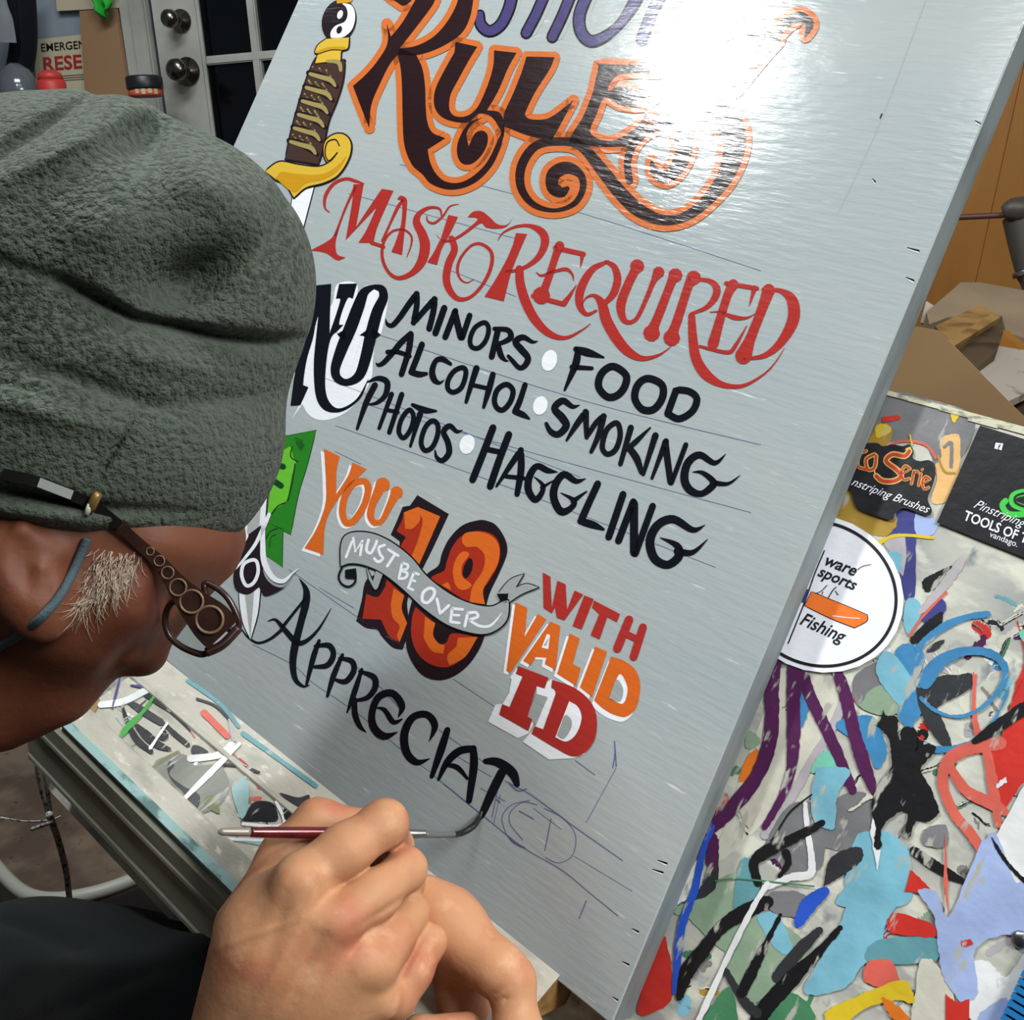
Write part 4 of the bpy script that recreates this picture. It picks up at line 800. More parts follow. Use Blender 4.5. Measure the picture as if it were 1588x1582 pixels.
dsl = (u(a2) - u(a1)) / (a2.z - a1.z)
def sh(uT, uB, name='sheet'):
    pass
def useam(z, sft): return u(a1) + dsl * (z - a1.z) + sft
z0, z1 = -RP.z + .02, .9
for s0, s1, off in ((-.9, -.0005, .010), (.0, .62, .014), (.6205, 1.6, .010)):
    P = [rw(useam(RP.z + z0, s0), z0, off), rw(useam(RP.z + z0, s1), z0, off), rw(useam(RP.z + z1, s1), z1, off), rw(useam(RP.z + z1, s0), z1, off)]
    slab('sheet', [IP @ p for p in P], off - .001, ['ply'], pl, nrm=rn)
# ---- things by the left wall
def poster(name, label, cat, poly, off, th, mats):
    """flat sheet on the wall plane, traced in frame pixels"""
    P = []
    for px, py in poly:
        x, z = onwall(px, py, off); P.append(Vector((x, -off, z)))
    c = sum(P, Vector()) / len(P)
    root = empty(name, WF @ Matrix.Translation(c), label, cat)
    slab('sheet', [p - c for p in P], th, mats, root, nrm=Vector((0, -1, 0)))
    return root, c, off
def wtext(root, c, off, s, px, py, size, ang, k, bold=0, sx=1, shear=0):
    def pr(x, y, l):
        a, z = onwall(x, y, off + .002); return Vector((a - c.x, -off - .0015 - c.y, z - c.z))
    g = text('X', s, px, py, size, ang, k, 1, shear, bold, sx=sx, proj=pr)
    g.build('lettering', root)
simple('paper', 186, 178, 150, .8); simple('pinkpaper', 200, 182, 172, .8)
simple('kraft', 144, 112, 80, .8); simple('greencloth', 24, 160, 40, .7); simple('navycloth', 18, 22, 34, .9); simple('tinred', 190, 54, 50, .5); simple('blackplastic', 28, 28, 32, .4)
simple('paleplastic', 150, 156, 162, .5); simple('orangelabel', 205, 92, 60, .5)
r, c, o = poster('reserve_notice', 'cream card notice lettered EMERGEN RESE on the blue wall', 'sign', [(50, 62), (140, 52), (150, 140), (58, 146)], .012, .004, ['paper'])
wtext(r, c, o, 'EMERGENCY', 63, 80, 17.5, -4.5, 'black', .008, .92); wtext(r, c, o, 'RESERVE', 66, 110, 30, -4.5, 'red', .02, 1.0)
for i in range(3): 
    g = Paint('X', 0, lambda x, y, l, c=c, o=o: (lambda t: Vector((t[0] - c.x, -o - .0015 - c.y, t[1] - c.z)))(onwall(x, y, o + .002)))
    g.stroke('black', f'95,{118+i*3.5} 136,{115+i*3.5}', .8, 1); g.build('lettering', r)
r, c, o = poster('leaning_card', 'pale yellow card sticking out above the brown cardboard', 'card', [(84, -40), (180, -48), (186, 12), (88, 17)], .02, .004, ['paper'])
simple('cardgreen', 120, 130, 70, .8)
r, c, o = poster('cardboard_panel', 'brown cardboard panel standing beside the white door casing', 'cardboard', [(123, 17), (178, 13), (200, 150), (132, 150)], .035, .012, ['kraft'])
# green rag
gx, gz_ = onwall(188, 12); root = empty('green_rag', WF @ Matrix.Translation((gx, -.06, gz_)), 'bright green rag hanging above the brown cardboard', 'rag')
bm = bmesh.new()
bmesh.ops.create_grid(bm, x_segments=14, y_segments=18, size=.5)
for v in bm.verts:
    x, y = v.co.x, v.co.y; wdt = .035 * (1 - .45 * max(0, .2 - y)); v.co = Vector((x * wdt * 1.6 + .004 * math.sin(y * 14), -.012 * math.sin(x * 9 + y * 3) - .01, y * .1 + .028 * (1 if y > 0 else 1) - .008 * math.cos(x * 7)))
bmesh.ops.solidify(bm, geom=bm.faces, thickness=.002); bmobj('cloth', bm, ['greencloth'], root, True)
# dark garment and white one at the far left
def drape(name, label, cat, poly, off, mat_, amp, fr):
    P = [Vector((onwall(px, py, off)[0], 0, onwall(px, py, off)[1])) for px, py in poly]; c = sum(P, Vector()) / len(P)
    root = empty(name, WF @ Matrix.Translation((c.x, -off, c.z)), label, cat)
    bm = bmesh.new(); L, R_ = P[:len(P) // 2], P[len(P) // 2:][::-1]; rows = []; n = 20
    Lq, Rq = catmull([tuple(p) for p in L], n=6), catmull([tuple(p) for p in R_], n=6)
    for a, b in zip(Lq, Rq):
        row = []
        for i in range(n + 1):
            t = i / n; p = Vector(a) * (1 - t) + Vector(b) * t - c; p.y = amp * math.sin(t * fr + p.z * 5) - .03 * math.sin(math.pi * t); row.append(bm.verts.new(p))
        rows.append(row)
    for A, B in zip(rows, rows[1:]):
        for i in range(n): bm.faces.new((A[i], A[i + 1], B[i + 1], B[i]))
    bmesh.ops.solidify(bm, geom=bm.faces, thickness=.004); bmobj('cloth', bm, [mat_], root, True)
drape('hanging_garment', 'dark navy garment hanging on the wall at far left', 'garment', [(12, -40), (18, 20), (22, 60), (16, 98), (48, 112), (53, 70), (52, 20), (48, -40)], .10, 'navycloth', .012, 14)
drape('white_cloth', 'white cloth hanging at the left edge before the dark garment', 'cloth', [(-30, -40), (-30, 0), (-30, 40), (-30, 68), (23, 66), (18, 30), (10, 5), (4, -40)], .17, 'paleplastic', .008, 9)
# shelf carrying jar, flask and red tin
SHZ = onwall(150, 158, .12)[1]
shf = wbox('wall_shelf', -.95, onwall(250, 160)[0] - .04, SHZ - .02, SHZ, -.26, 0, ['doorwhite'], bev=.002); tag(shf, 'painted shelf on the blue wall behind the cap', 'shelf')
def lathe(name, prof, mats, parent, mi=None, seg=28, smooth=True):
    bm = bmesh.new(); rings = [[bm.verts.new((max(r, .0003) * math.cos(k * 2 * math.pi / seg), max(r, .0003) * math.sin(k * 2 * math.pi / seg), z)) for k in range(seg)] for r, z in prof]
    for i, (A, B) in enumerate(zip(rings, rings[1:])):
        for k in range(seg):
            f = bm.faces.new((A[k], A[(k + 1) % seg], B[(k + 1) % seg], B[k]))
    bm.faces.new(rings[0][::-1]); bm.faces.new(rings[-1]); return bmobj(name, bm, mats, parent, smooth)
def shelf_at(px, py, off): x, z = onwall(px, py, off); return WF @ Vector((x, -off, SHZ))
def scale_at(px, py, off): a = onwall(px, py, off)[0]; b = onwall(px + 10, py, off)[0]; return (b - a) / 10
s_ = scale_at(224, 130, .14); p = shelf_at(224, 130, .14)
zt = onwall(224, 118, .14)[1] - SHZ; zb = onwall(224, 139, .14)[1] - SHZ
jar = empty('paint_jar', Matrix.Translation(p), 'orange labelled jar with black lid beside the door casing', 'jar')
R0 = s_ * 22
lathe('body', [(R0 * .9, 0), (R0, .004), (R0, zb * .96), (R0 * .96, zb)], ['orangelabel'], jar); lathe('lid', [(R0 * 1.06, zb), (R0 * 1.08, zb + .003), (R0 * 1.08, zt - .004), (R0, zt), (R0 * .5, zt)], ['blackplastic'], jar)
for i in range(4):
    bm = bmesh.new(); box_bm(bm, (0, 0, 0), (R0 * .22, .001, .012 + .004 * (i % 2))); bmesh.ops.translate(bm, vec=(0, -R0 * 1.002, zb * .72), verts=bm.verts); bmesh.ops.rotate(bm, cent=(0, 0, 0), matrix=Matrix.Rotation(-.2 + i * .38, 3, 'Z'), verts=bm.verts)
    bmobj('label_bar', bm, ['paper'], jar)
simple('greyglass', 92, 98, 104, .12, spec=.7)
s_ = scale_at(27, 125, .16); p = shelf_at(27, 125, .16); R0 = s_ * 25; H0 = onwall(27, 98, .16)[1] - SHZ
fl = empty('glass_flask', Matrix.Translation(p), 'grey glassy round jar on the shelf at far left', 'jar')
lathe('bowl', [(R0 * .7, 0), (R0 * .95, .01), (R0, H0 * .35), (R0 * .92, H0 * .6), (R0 * .66, H0 * .85), (R0 * .25, H0)], ['greyglass'], fl)
s_ = scale_at(78, 122, .18); p = shelf_at(78, 122, .18); R0 = s_ * 18; H0 = onwall(78, 109, .18)[1] - SHZ
rd = empty('red_tin', Matrix.Translation(p), 'small red domed tin standing under the cream notice', 'tin')
lathe('body', [(R0 * .95, 0), (R0, .004), (R0, H0 * .6), (R0 * .9, H0 * .7)], ['tinred'], rd); lathe('dome', [(R0 * .9, H0 * .7), (R0 * .8, H0 * .9), (R0 * .4, H0), (R0 * .1, H0 * 1.02)], ['tinred'], rd)
# ---- bench, boards and clamp at the right
def pslab(name, label, cat, poly, ref, th, mats, part='board'):
    """slab whose top face passes through three reference points (px,py,distance)"""
    A, B, C_ = [ray(a, b) * d for a, b, d in ref]; n_ = (B - A).cross(C_ - A).normalized()
    if n_.z < 0: n_ = -n_
    P = [CAM + RC @ (ray(x, y) * (A.dot(n_) / ray(x, y).dot(n_))) for x, y in poly]; c = sum(P, Vector()) / len(P)
    root = empty(name, Matrix.Translation(c), label, cat)
    slab(part, [p - c for p in P], th, mats, root, nrm=RC @ n_)
    return root
M['mdf'] = mat('pale_hardboard', srgb(192, 156, 110), .7, mottle=((5, 5, 5), srgb(180, 144, 100), .4, .7))
M['pine'] = mat('pine_offcut', srgb(166, 130, 80), .6, mottle=((14, 40, 8), srgb(124, 92, 52), .45, .62))
M['darkwood'] = mat('dark_sawn_wood', srgb(92, 76, 56), .7, mottle=((12, 40, 8), srgb(64, 52, 40), .45, .62))
M['whiteboardm'] = mat('scuffed_white_board', srgb(190, 180, 168), .6, mottle=((30, 30, 30), srgb(150, 138, 120), .6, .66))
M['greige'] = mat('grey_beige_board', srgb(150, 132, 108), .7, mottle=((8, 8, 8), srgb(132, 116, 96), .4, .7))
bz = W(1480, 640, 1.25).z - .03
BMX = Matrix.Translation((RP.x + rx.x * .3 + rn.x * .50, RP.y + rx.y * .3 + rn.y * .50, 0)) @ Matrix((rx, rn, Vector((0, 0, 1)))).transposed().to_4x4()
bench = empty('workbench', BMX, 'wooden workbench behind the easel heaped with board offcuts', 'workbench')
bc = W(1620, 560, 1.55); 
box('benchtop', (0, 0, bz - .02), (1.3, .78, .04), ['darkwood'], bench, bev=.003)
for dx in (-.55, .55):
    for dy in (-.3, .3): box('leg', (dx, dy, (bz - .04) / 2), (.07, .07, bz - .04), ['darkwood'], bench, bev=.004)
pslab('hardboard_sheet', 'smooth tan hardboard sheet leaning behind the easel panel', 'board', [(1330, 520), (1422, 506), (1455, 512), (1700, 760), (1620, 760), (1400, 640), (1340, 600)], [(1440, 510, 1.12), (1600, 660, .98), (1400, 600, 1.12)], .004, ['mdf'])
pslab('shaped_board', 'angled grey-beige board with pointed corner at back of heap', 'board', [(1437, 484), (1490, 438), (1520, 438), (1700, 470), (1700, 560), (1560, 515), (1554, 490), (1470, 492), (1441, 503)], [(1437, 484, 1.42), (1588, 452, 1.5), (1588, 520, 1.36)], .02, ['greige'])
pslab('grooved_offcut', 'light grooved pine offcut propped across the dark block', 'offcut', [(1450, 506), (1520, 472), (1551, 490), (1480, 535)], [(1450, 506, 1.25), (1520, 472, 1.33), (1480, 535, 1.2)], .012, ['pine'])
pslab('grooved_offcut', 'narrow pine strip lying against the dark block', 'offcut', [(1470, 527), (1538, 487), (1551, 492), (1479, 537)], [(1470, 527, 1.19), (1538, 487, 1.28), (1479, 537, 1.18)], .01, ['pine'])
pslab('dark_block', 'dark sawn wood block under the pine offcut', 'block', [(1478, 536), (1551, 491), (1556, 515), (1548, 540), (1512, 575)], [(1478, 536, 1.23), (1551, 491, 1.32), (1512, 575, 1.17)], .02, ['darkwood'])
pslab('white_offcut', 'scuffed white board offcut beside the tan hardboard', 'offcut', [(1500, 580), (1545, 536), (1700, 560), (1564, 622)], [(1515, 572, 1.2), (1588, 555, 1.27), (1564, 622, 1.12)], .01, ['whiteboardm'])
pslab('orange_offcut', 'orange brown board end between white offcut and shaped board', 'offcut', [(1555, 512), (1700, 520), (1700, 560), (1545, 537)], [(1555, 512, 1.36), (1588, 520, 1.38), (1588, 548, 1.33)], .008, ['ply'])
pslab('brown_offcut', 'dull brown board corner beneath the white offcut', 'offcut', [(1540, 600), (1700, 520), (1700, 720), (1600, 680)], [(1588, 590, 1.25), (1588, 640, 1.18), (1640, 600, 1.22)], .01, ['darkwood'])
pslab('white_card_scrap', 'small white card scrap left of the shaped board', 'card', [(1429, 500), (1437, 467), (1450, 475), (1440, 505)], [(1429, 500, 1.5), (1437, 467, 1.52), (1450, 475, 1.52)], .003, ['whiteboardm'])
simple('rust', 96, 66, 62, .5, metal=.4); simple('castiron', 78, 74, 70, .5, metal=.3)
cp = W(1575, 335, 1.5); cl = empty('bar_clamp', Matrix.Translation(cp), 'iron vise with long handle bar before the plywood wall', 'vise'); ic = Matrix.Translation(cp).inverted()
tube('handle_bar', [ic @ W(1440, 339, 1.52), ic @ W(1530, 335, 1.51), ic @ W(1568, 333, 1.5)], .0042, ['rust'], cl, 10)
tube('handle_hub', [ic @ W(1556, 331, 1.5), ic @ W(1572, 325, 1.495), ic @ W(1600, 327, 1.5)], [.010, .017, .02], ['castiron'], cl, 14)
tube('body', [ic @ W(1584, 335, 1.51), ic @ W(1592, 380, 1.51), ic @ W(1600, 418, 1.51)], [.026, .024, .022], ['castiron'], cl, 14)
tube('collar', [ic @ W(1596, 417, 1.51), ic @ W(1598, 424, 1.51)], [.024, .024], ['steel'], cl, 14, n=1)
tube('foot', [ic @ W(1598, 422, 1.51), ic @ W(1604, 445, 1.51), ic @ W(1606, 540, 1.51)], [.020, .017, .017], ['castiron'], cl, 14)
# ---- chair under the rail
def onz(px, py, z): d = RC @ ray(px, py); return CAM + d * ((z - CAM.z) / d.z)
sz = .50; Cc = onz(60, 1290, sz)
chair = empty('chair', Matrix.Translation((Cc.x, Cc.y, 0)), 'stained brown chair seat with white rounded rim below the rail', 'chair')
M['seatm'] = mat('stained_brown_seat', srgb(122, 104, 88), .8, mottle=[((7, 7, 7), srgb(84, 68, 56), .42, .6), ((30, 30, 30), srgb(60, 42, 32), .62, .7)])
simple('rimwhite', 176, 178, 166, .4)
outl = [onz(x, y, sz) for x, y in ((-20, 1325), (8, 1360), (40, 1386), (80, 1394), (130, 1388), (180, 1374), (240, 1350), (330, 1318))]
a_, b_ = outl[-1], outl[0]; back = (onz(100, 1180, sz) - onz(100, 1390, sz)).normalized() * .42
loop = outl + [a_ + back * .1 + Vector((.03, 0, 0)), a_ + back * .8, a_ + back + Vector((-.05, .0, 0)), b_ + back + Vector((.0, 0, 0)), b_ + back * .75 + Vector((-.05, 0, 0)), b_ + back * .2 + Vector((-.04, 0, 0))]
lq = [Vector(v[:3]) - Vector((Cc.x, Cc.y, 0)) for v in catmull([tuple(v) for v in loop], True, 5)]
slab('seat', lq, .02, ['seatm'], chair, nrm=Vector((0, 0, 1)))
tube('seat_rim', lq, .011, ['rimwhite'], chair, 10, closed=True, n=1)
cc = sum(lq, Vector()) / len(lq)
for i in (3, 7, 10, 13):
    t = Vector(loop[i]) - Vector((Cc.x, Cc.y, 0)); t = t.lerp(cc, .12)
    tube('leg', [t + Vector((0, 0, -.02)), Vector((t.x + (t.x - cc.x) * .15, t.y + (t.y - cc.y) * .15, .005))], .012, ['rimwhite'], chair, 10, n=1)
# ------------------------------------------------------------------ implicit-surface modelling (camera axes, metres)
def Cp(px, py, d): return np.array(ray(px, py) * d)
def rpx(r, d): return r * d / F
def smin(a, b, k):
    if k <= 0: return np.minimum(a, b)
    h = np.maximum(k - np.abs(a - b), 0) / k
    return np.minimum(a, b) - h * h * k * .25
def smax(a, b, k): return -smin(-a, -b, k)
def cap_(P, a, b, ra, rb):
    a = np.asarray(a, np.float32); b = np.asarray(b, np.float32); ab = b - a
    t = np.clip(((P - a) @ ab) / max(float(ab @ ab), 1e-9), 0, 1)
    q = P - (a + t[..., None] * ab)
    return np.sqrt((q * q).sum(-1)) - (ra + (rb - ra) * t)
def ell_(P, c, r, ax=None):
    q = P - np.asarray(c, np.float32)
    if ax is not None: q = q @ np.asarray(ax, np.float32).T
    r = np.asarray(r, np.float32)
    k0 = np.sqrt(((q / r) ** 2).sum(-1)); k1 = np.sqrt(((q / (r * r)) ** 2).sum(-1)) + 1e-9
    return k0 * (k0 - 1) / k1
def K(P, a, b): # capsule given as (px,py,depth,radius px)
    return cap_(P, Cp(*a[:3]), Cp(*b[:3]), rpx(a[3], a[2]), rpx(b[3], b[2]))
def pxof(P): z = -P[..., 2]; return PX + F * P[..., 0] / z, PY - F * P[..., 1] / z
def nets(fn, lo, hi, h):
    lo = np.array(lo, float); hi = np.array(hi, float)
    ax = [np.arange(lo[i], hi[i] + h, h, dtype=np.float32) for i in range(3)]
    n = [len(a) for a in ax]; V = np.empty(n, np.float32)
    Yg, Zg = np.meshgrid(ax[1], ax[2], indexing='ij')
    for i0 in range(0, n[0], 24):
        xs = ax[0][i0:i0 + 24]; P = np.empty((len(xs),) + Yg.shape + (3,), np.float32)
        P[..., 0] = xs[:, None, None]; P[..., 1] = Yg; P[..., 2] = Zg; V[i0:i0 + 24] = fn(P)
    S = V < 0
    c = lambda A, i, j, k: A[i:n[0] - 1 + i, j:n[1] - 1 + j, k:n[2] - 1 + k]
    cnt = sum(c(S, i, j, k).astype(np.int8) for i in (0, 1) for j in (0, 1) for k in (0, 1))
    act = (cnt > 0) & (cnt < 8); idx = -np.ones(act.shape, np.int64); I = np.argwhere(act); idx[tuple(I.T)] = np.arange(len(I))
    acc = np.zeros((len(I), 3)); num = np.zeros(len(I))
    i_, j_, k_ = I.T
    cor = [(i, j, k) for i in (0, 1) for j in (0, 1) for k in (0, 1)]
    for a in range(8):
        for b in range(a + 1, 8):
            A, B = np.array(cor[a]), np.array(cor[b])
            if abs(A - B).sum() != 1: continue
            va = V[i_ + A[0], j_ + A[1], k_ + A[2]]; vb = V[i_ + B[0], j_ + B[1], k_ + B[2]]
            m = (va < 0) != (vb < 0); t = np.where(m, va / np.where(m, va - vb, 1), 0)
            acc += np.where(m[:, None], A + t[:, None] * (B - A), 0); num += m
    verts = lo + (I + acc / num[:, None]) * h
    quads = []
    for axn in range(3):
        d = [0, 0, 0]; d[axn] = 1
        s0 = S[:n[0] - d[0], :n[1] - d[1], :n[2] - d[2]]; s1 = S[d[0]:, d[1]:, d[2]:]
        E = np.argwhere(s0 != s1); o1, o2 = [(1, 2), (2, 0), (0, 1)][axn]
        E = E[(E[:, o1] > 0) & (E[:, o2] > 0) & (E[:, o1] < n[o1] - 1) & (E[:, o2] < n[o2] - 1)]
        u1 = np.zeros(3, int); u1[o1] = 1; u2 = np.zeros(3, int); u2[o2] = 1
        q = np.stack([idx[tuple((E - u1 - u2).T)], idx[tuple((E - u2).T)], idx[tuple(E.T)], idx[tuple((E - u1).T)]], 1)
        fl_ = s0[tuple(E.T)]; q[~fl_] = q[~fl_][:, ::-1]; quads.append(q)
    Q = np.concatenate(quads); return verts, Q[(Q >= 0).all(1)]
def to_world(v): return np.array(CAM) + v @ np.array(RC).T
def npmesh(name, parts, mats, parent, inv, smooth=True):
    """parts: list of (verts, quads, material index)"""
    vs, fs, mi, b = [], [], [], 0
    for v, q, m in parts: vs.append(to_world(v)); fs.append(q + b); b += len(v); mi += [m] * len(q)
    v = np.concatenate(vs); v = v @ np.array(inv.to_3x3()).T + np.array(inv.translation)
    me = bpy.data.meshes.new(name); me.from_pydata(v.tolist(), [], np.concatenate(fs).tolist())
    me.polygons.foreach_set('material_index', mi); me.polygons.foreach_set('use_smooth', [True] * len(me.polygons)); me.update()
    return link(name, me, parent, mats)
def surf(fn, px, py, d0=.30, d1=.75, n=400):
    ds = np.linspace(d0, d1, n); P = np.array([np.array(ray(px, py)) * d for d in ds], np.float32); v = fn(P)
    i = np.argmax(v < 0) if (v < 0).any() else -1
    return ds[i] if i > 0 else None
def bump_px(P, cx, cy, sx_, sy_, amp, rot=0):
    x, y = pxof(P); c, s = math.cos(math.radians(rot)), math.sin(math.radians(rot)); dx, dy = x - cx, y - cy
    return amp * np.exp(-(((dx * c + dy * s) / sx_) ** 2 + ((-dx * s + dy * c) / sy_) ** 2))

# ------------------------------------------------------------------ beanie
HD = .52
LX = np.array([-400, 0, 100, 212, 345, 420, 480, 700.]); LY = np.array([350, 396, 428, 486, 512, 520, 518, 505.])
def hat(P):
    a = ell_(P, Cp(120, 418, HD), (rpx(336, HD), rpx(252, HD), .090))
    b = ell_(P, Cp(120, 662, HD), (rpx(318, HD), rpx(262, HD), .088))
    c = ell_(P, Cp(322, 440, HD), (rpx(146, HD), rpx(150, HD), .06))
    d = smin(smin(a, b, .035), c, .03)
    x, y = pxof(P)
    near = 1 / (1 + np.exp(-(P[..., 2] + HD - .012) / .01))
    ln = np.interp(x, LX, LY); s = y - ln
    fade = np.clip((x - 40) / 120, .25, 1)
    d = d + near * fade * (.0035 * np.tanh(s / 10) + .0075 * np.exp(-((s - 9) / 9) ** 2))
    d = d + near * (bump_px(P, 222, 226, 40, 40, .012, -10) + bump_px(P, 270, 205, 70, 26, .004, 10) + bump_px(P, 285, 440, 66, 46, .026, -20) + bump_px(P, 345, 400, 60, 30, .008, -30) - bump_px(P, 330, 290, 80, 40, .007, 30) - bump_px(P, 160, 350, 60, 50, .005)
       + bump_px(P, 60, 205, 120, 14, .006, -32) - bump_px(P, 90, 235, 110, 18, .005, -28) + bump_px(P, 430, 350, 16, 70, .003, 15) - bump_px(P, 250, 560, 120, 22, .004, 12) + bump_px(P, 150, 600, 130, 14, .005, 18) + bump_px(P, 340, 620, 90, 12, .004, -4)
       + bump_px(P, 178, 700, 70, 5, .006, -58) - bump_px(P, 70, 640, 120, 18, .004, 14) + bump_px(P, 60, 770, 110, 9, .009, 10) - bump_px(P, 60, 800, 120, 14, .005, 6) + bump_px(P, 230, 790, 90, 8, .003, 4) - bump_px(P, 400, 560, 60, 20, .003, 10))
    brim = (y - np.interp(x, [-300, 0, 60, 130, 190, 240, 300, 400], [770, 806, 818, 834, 822, 832, 838, 838])) * (-P[..., 2]) / F
    return smax(d, brim, .008)
# ------------------------------------------------------------------ head
def face(P):
    d = ell_(P, Cp(112, 790, .525), (rpx(225, .525), rpx(170, .525), .074))
    d = smin(d, ell_(P, Cp(285, 838, .53), (rpx(84, .53), rpx(66, .53), .058)), .02)          # forehead
    d = smin(d, K(P, (333, 872, .535, 24), (290, 912, .53, 20)), .012)                         # brow
    d = smin(d, ell_(P, Cp(140, 935, .522), (rpx(128, .52), rpx(112, .52), .062)), .03)        # cheek
    d = smin(d, ell_(P, Cp(205, 925, .49), (rpx(42, .49), rpx(36, .49), .02)), .02)            # cheekbone
    d = smin(d, K(P, (263, 930, .53, 21), (221, 1010, .528, 28)), .012)                        # nose
    d = smin(d, ell_(P, Cp(223, 1017, .528), (rpx(31, .528), rpx(29, .528), .012)), .006)
    d = smin(d, ell_(P, Cp(208, 1008, .513), (rpx(22, .51), rpx(20, .51), .008)), .005)        # near nostril wing
    d = smin(d, K(P, (148, 986, .528, 44), (104, 1010, .528, 56)), .014)                       # muzzle
    d = smin(d, K(P, (158, 1030, .528, 17), (142, 1050, .526, 16)), .005)                      # upper lip
    d = smin(d, K(P, (126, 1066, .526, 13), (114, 1076, .526, 14)), .004)                      # lower lip
    d = smin(d, K(P, (86, 1078, .528, 28), (6, 1102, .525, 50)), .012)                        # chin and jaw
    d = smin(d, K(P, (50, 1030, .52, 78), (-160, 1010, .50, 120)), .03)
    d = smin(d, K(P, (-60, 960, .54, 150), (-420, 1260, .60, 200)), .04)                       # neck
    d = smax(d, -K(P, (170, 1072, .50, 3.5), (120, 1052, .47, 3)), .004)                       # mouth line
    d = d + bump_px(P, 185, 1020, 9, 34, .0025, 48) + bump_px(P, 262, 930, 26, 20, .006, -40)
    ec = Cp(36, 905, .452); a = math.radians(28); AX = np.array([[math.cos(a), math.sin(a), -.15], [-math.sin(a), math.cos(a), 0], [.15, 0, 1]])
    e = ell_(P, ec, (rpx(56, .452), rpx(100, .452), .011), AX)
    e = smax(e, -ell_(P, Cp(48, 885, .440), (rpx(30, .44), rpx(58, .44), .008), AX), .005)
    e = smin(e, K(P, (-6, 870, .447, 9), (34, 822, .447, 9)), .004); e = smin(e, K(P, (34, 822, .447, 9), (84, 860, .455, 9)), .004)
    e = smin(e, K(P, (62, 880, .448, 7), (58, 930, .448, 8)), .004)
    return smin(d, e, .010)
# ------------------------------------------------------------------ painting hand (fist round the brush)
def rhand(P):
    d = K(P, (378, 1640, .505, 92), (415, 1460, .492, 84))
    d = smin(d, K(P, (520, 1680, .51, 105), (500, 1520, .495, 84)), .03)
    d = smin(d, K(P, (452, 1420, .492, 62), (470, 1372, .482, 46)), .02)
    d = smin(d, ell_(P, Cp(500, 1470, .495), (rpx(120, .495), rpx(110, .495), .022)), .02)
    for a in ((463, 1362, .474, 27), (520, 1430, .473, 30), (566, 1496, .477, 29), (598, 1552, .483, 24)):
        d = smin(d, K(P, a, (430 + (a[0] - 463) * .5, 1560, .488, 30)), .012)
    for a, b, c, e in (((478, 1362, .484, 44), (596, 1277, .502, 34), (612, 1312, .540, 28), .003), ((536, 1424, .478, 42), (628, 1348, .506, 31), (634, 1384, .545, 26), .003),
                       ((580, 1492, .482, 42), (634, 1416, .512, 28), (632, 1452, .55, 24), .003), ((612, 1544, .494, 37), (664, 1462, .512, 25), (640, 1520, .545, 22), .003)):
        m = ((a[0] + b[0]) / 2, (a[1] + b[1]) / 2, (a[2] + b[2]) / 2 - .002, (a[3] + b[3]) / 2 * 1.02)
        f = smin(K(P, a, m), K(P, m, b), .006); f = smin(f, K(P, b, c), .006)
        f = smin(f, K(P, c, (c[0] - 50, c[1] + 18, c[2] + .004, c[3] * .85)), .004)
        d = smin(d, f, e)
    t = smin(K(P, (390, 1440, .520, 58), (446, 1330, .542, 38)), K(P, (446, 1330, .543, 38), (492, 1275, .549, 32)), .012)
    t = smin(t, K(P, (492, 1275, .549, 32), (590, 1286, .552, 26)), .008)
    d = smin(d, t, .006)
    # creases: web between index and thumb, knuckle folds
    near = 1 / (1 + np.exp(-(P[..., 2] + .512) / .006))
    d = d + near * (bump_px(P, 578, 1342, 50, 6, .0014, -32) + bump_px(P, 600, 1408, 50, 5, .0012, -32) + bump_px(P, 638, 1484, 46, 5, .0012, -62) + bump_px(P, 508, 1390, 40, 16, .002, -50) + bump_px(P, 560, 1455, 36, 12, .002, -55)
        + bump_px(P, 480, 1490, 70, 9, .0012, -65) - bump_px(P, 440, 1480, 90, 7, .0008, -62) - bump_px(P, 395, 1450, 60, 5, .0007, -20) + bump_px(P, 430, 1440, 12, 60, .0012, 20))
    return d
def lhand(P):
    d = smin(K(P, (650, 1398, .540, 40), (770, 1502, .515, 40)), K(P, (770, 1502, .515, 40), (793, 1522, .512, 36)), .006)
    d = smin(d, K(P, (793, 1522, .511, 36), (808, 1640, .500, 31)), .005)
    d = smin(d, K(P, (700, 1430, .535, 40), (720, 1560, .545, 44)), .02)
    d = smin(d, K(P, (808, 1640, .500, 34), (740, 1760, .51, 70)), .02)
    palm = ell_(P, Cp(700, 1790, .52), (.045, .04, .024)); d = smin(d, palm, .02)
    for a, b in (((710, 1700, .515, 34), (650, 1606, .505, 28)), ((660, 1740, .515, 30), (590, 1660, .51, 26)), ((640, 1790, .515, 28), (560, 1720, .51, 24))):
        f = K(P, a, b); f = smin(f, K(P, b, (b[0] + 74, b[1] - 10, b[2] + .010, 25)), .004); d = smin(d, f, .003)
    d = smin(d, K(P, (780, 1860, .52, 60), (900, 2200, .48, 80)), .03)
    d = d + bump_px(P, 770, 1540, 16, 2.5, .0018, -35) + bump_px(P, 790, 1548, 30, 2, .0012, -10)
    return d
def body(P):
    d = K(P, (-420, 1260, .62, 170), (-500, 2000, .9, 420)); d = smin(d, K(P, (-300, 1700, .75, 200), (100, 1900, .62, 120)), .03)
    d = smin(d, K(P, (100, 1900, .62, 110), (440, 1690, .51, 86)), .02)
    return smin(d, K(P, (-500, 2000, .9, 300), (700, 2400, .62, 90)), .05)
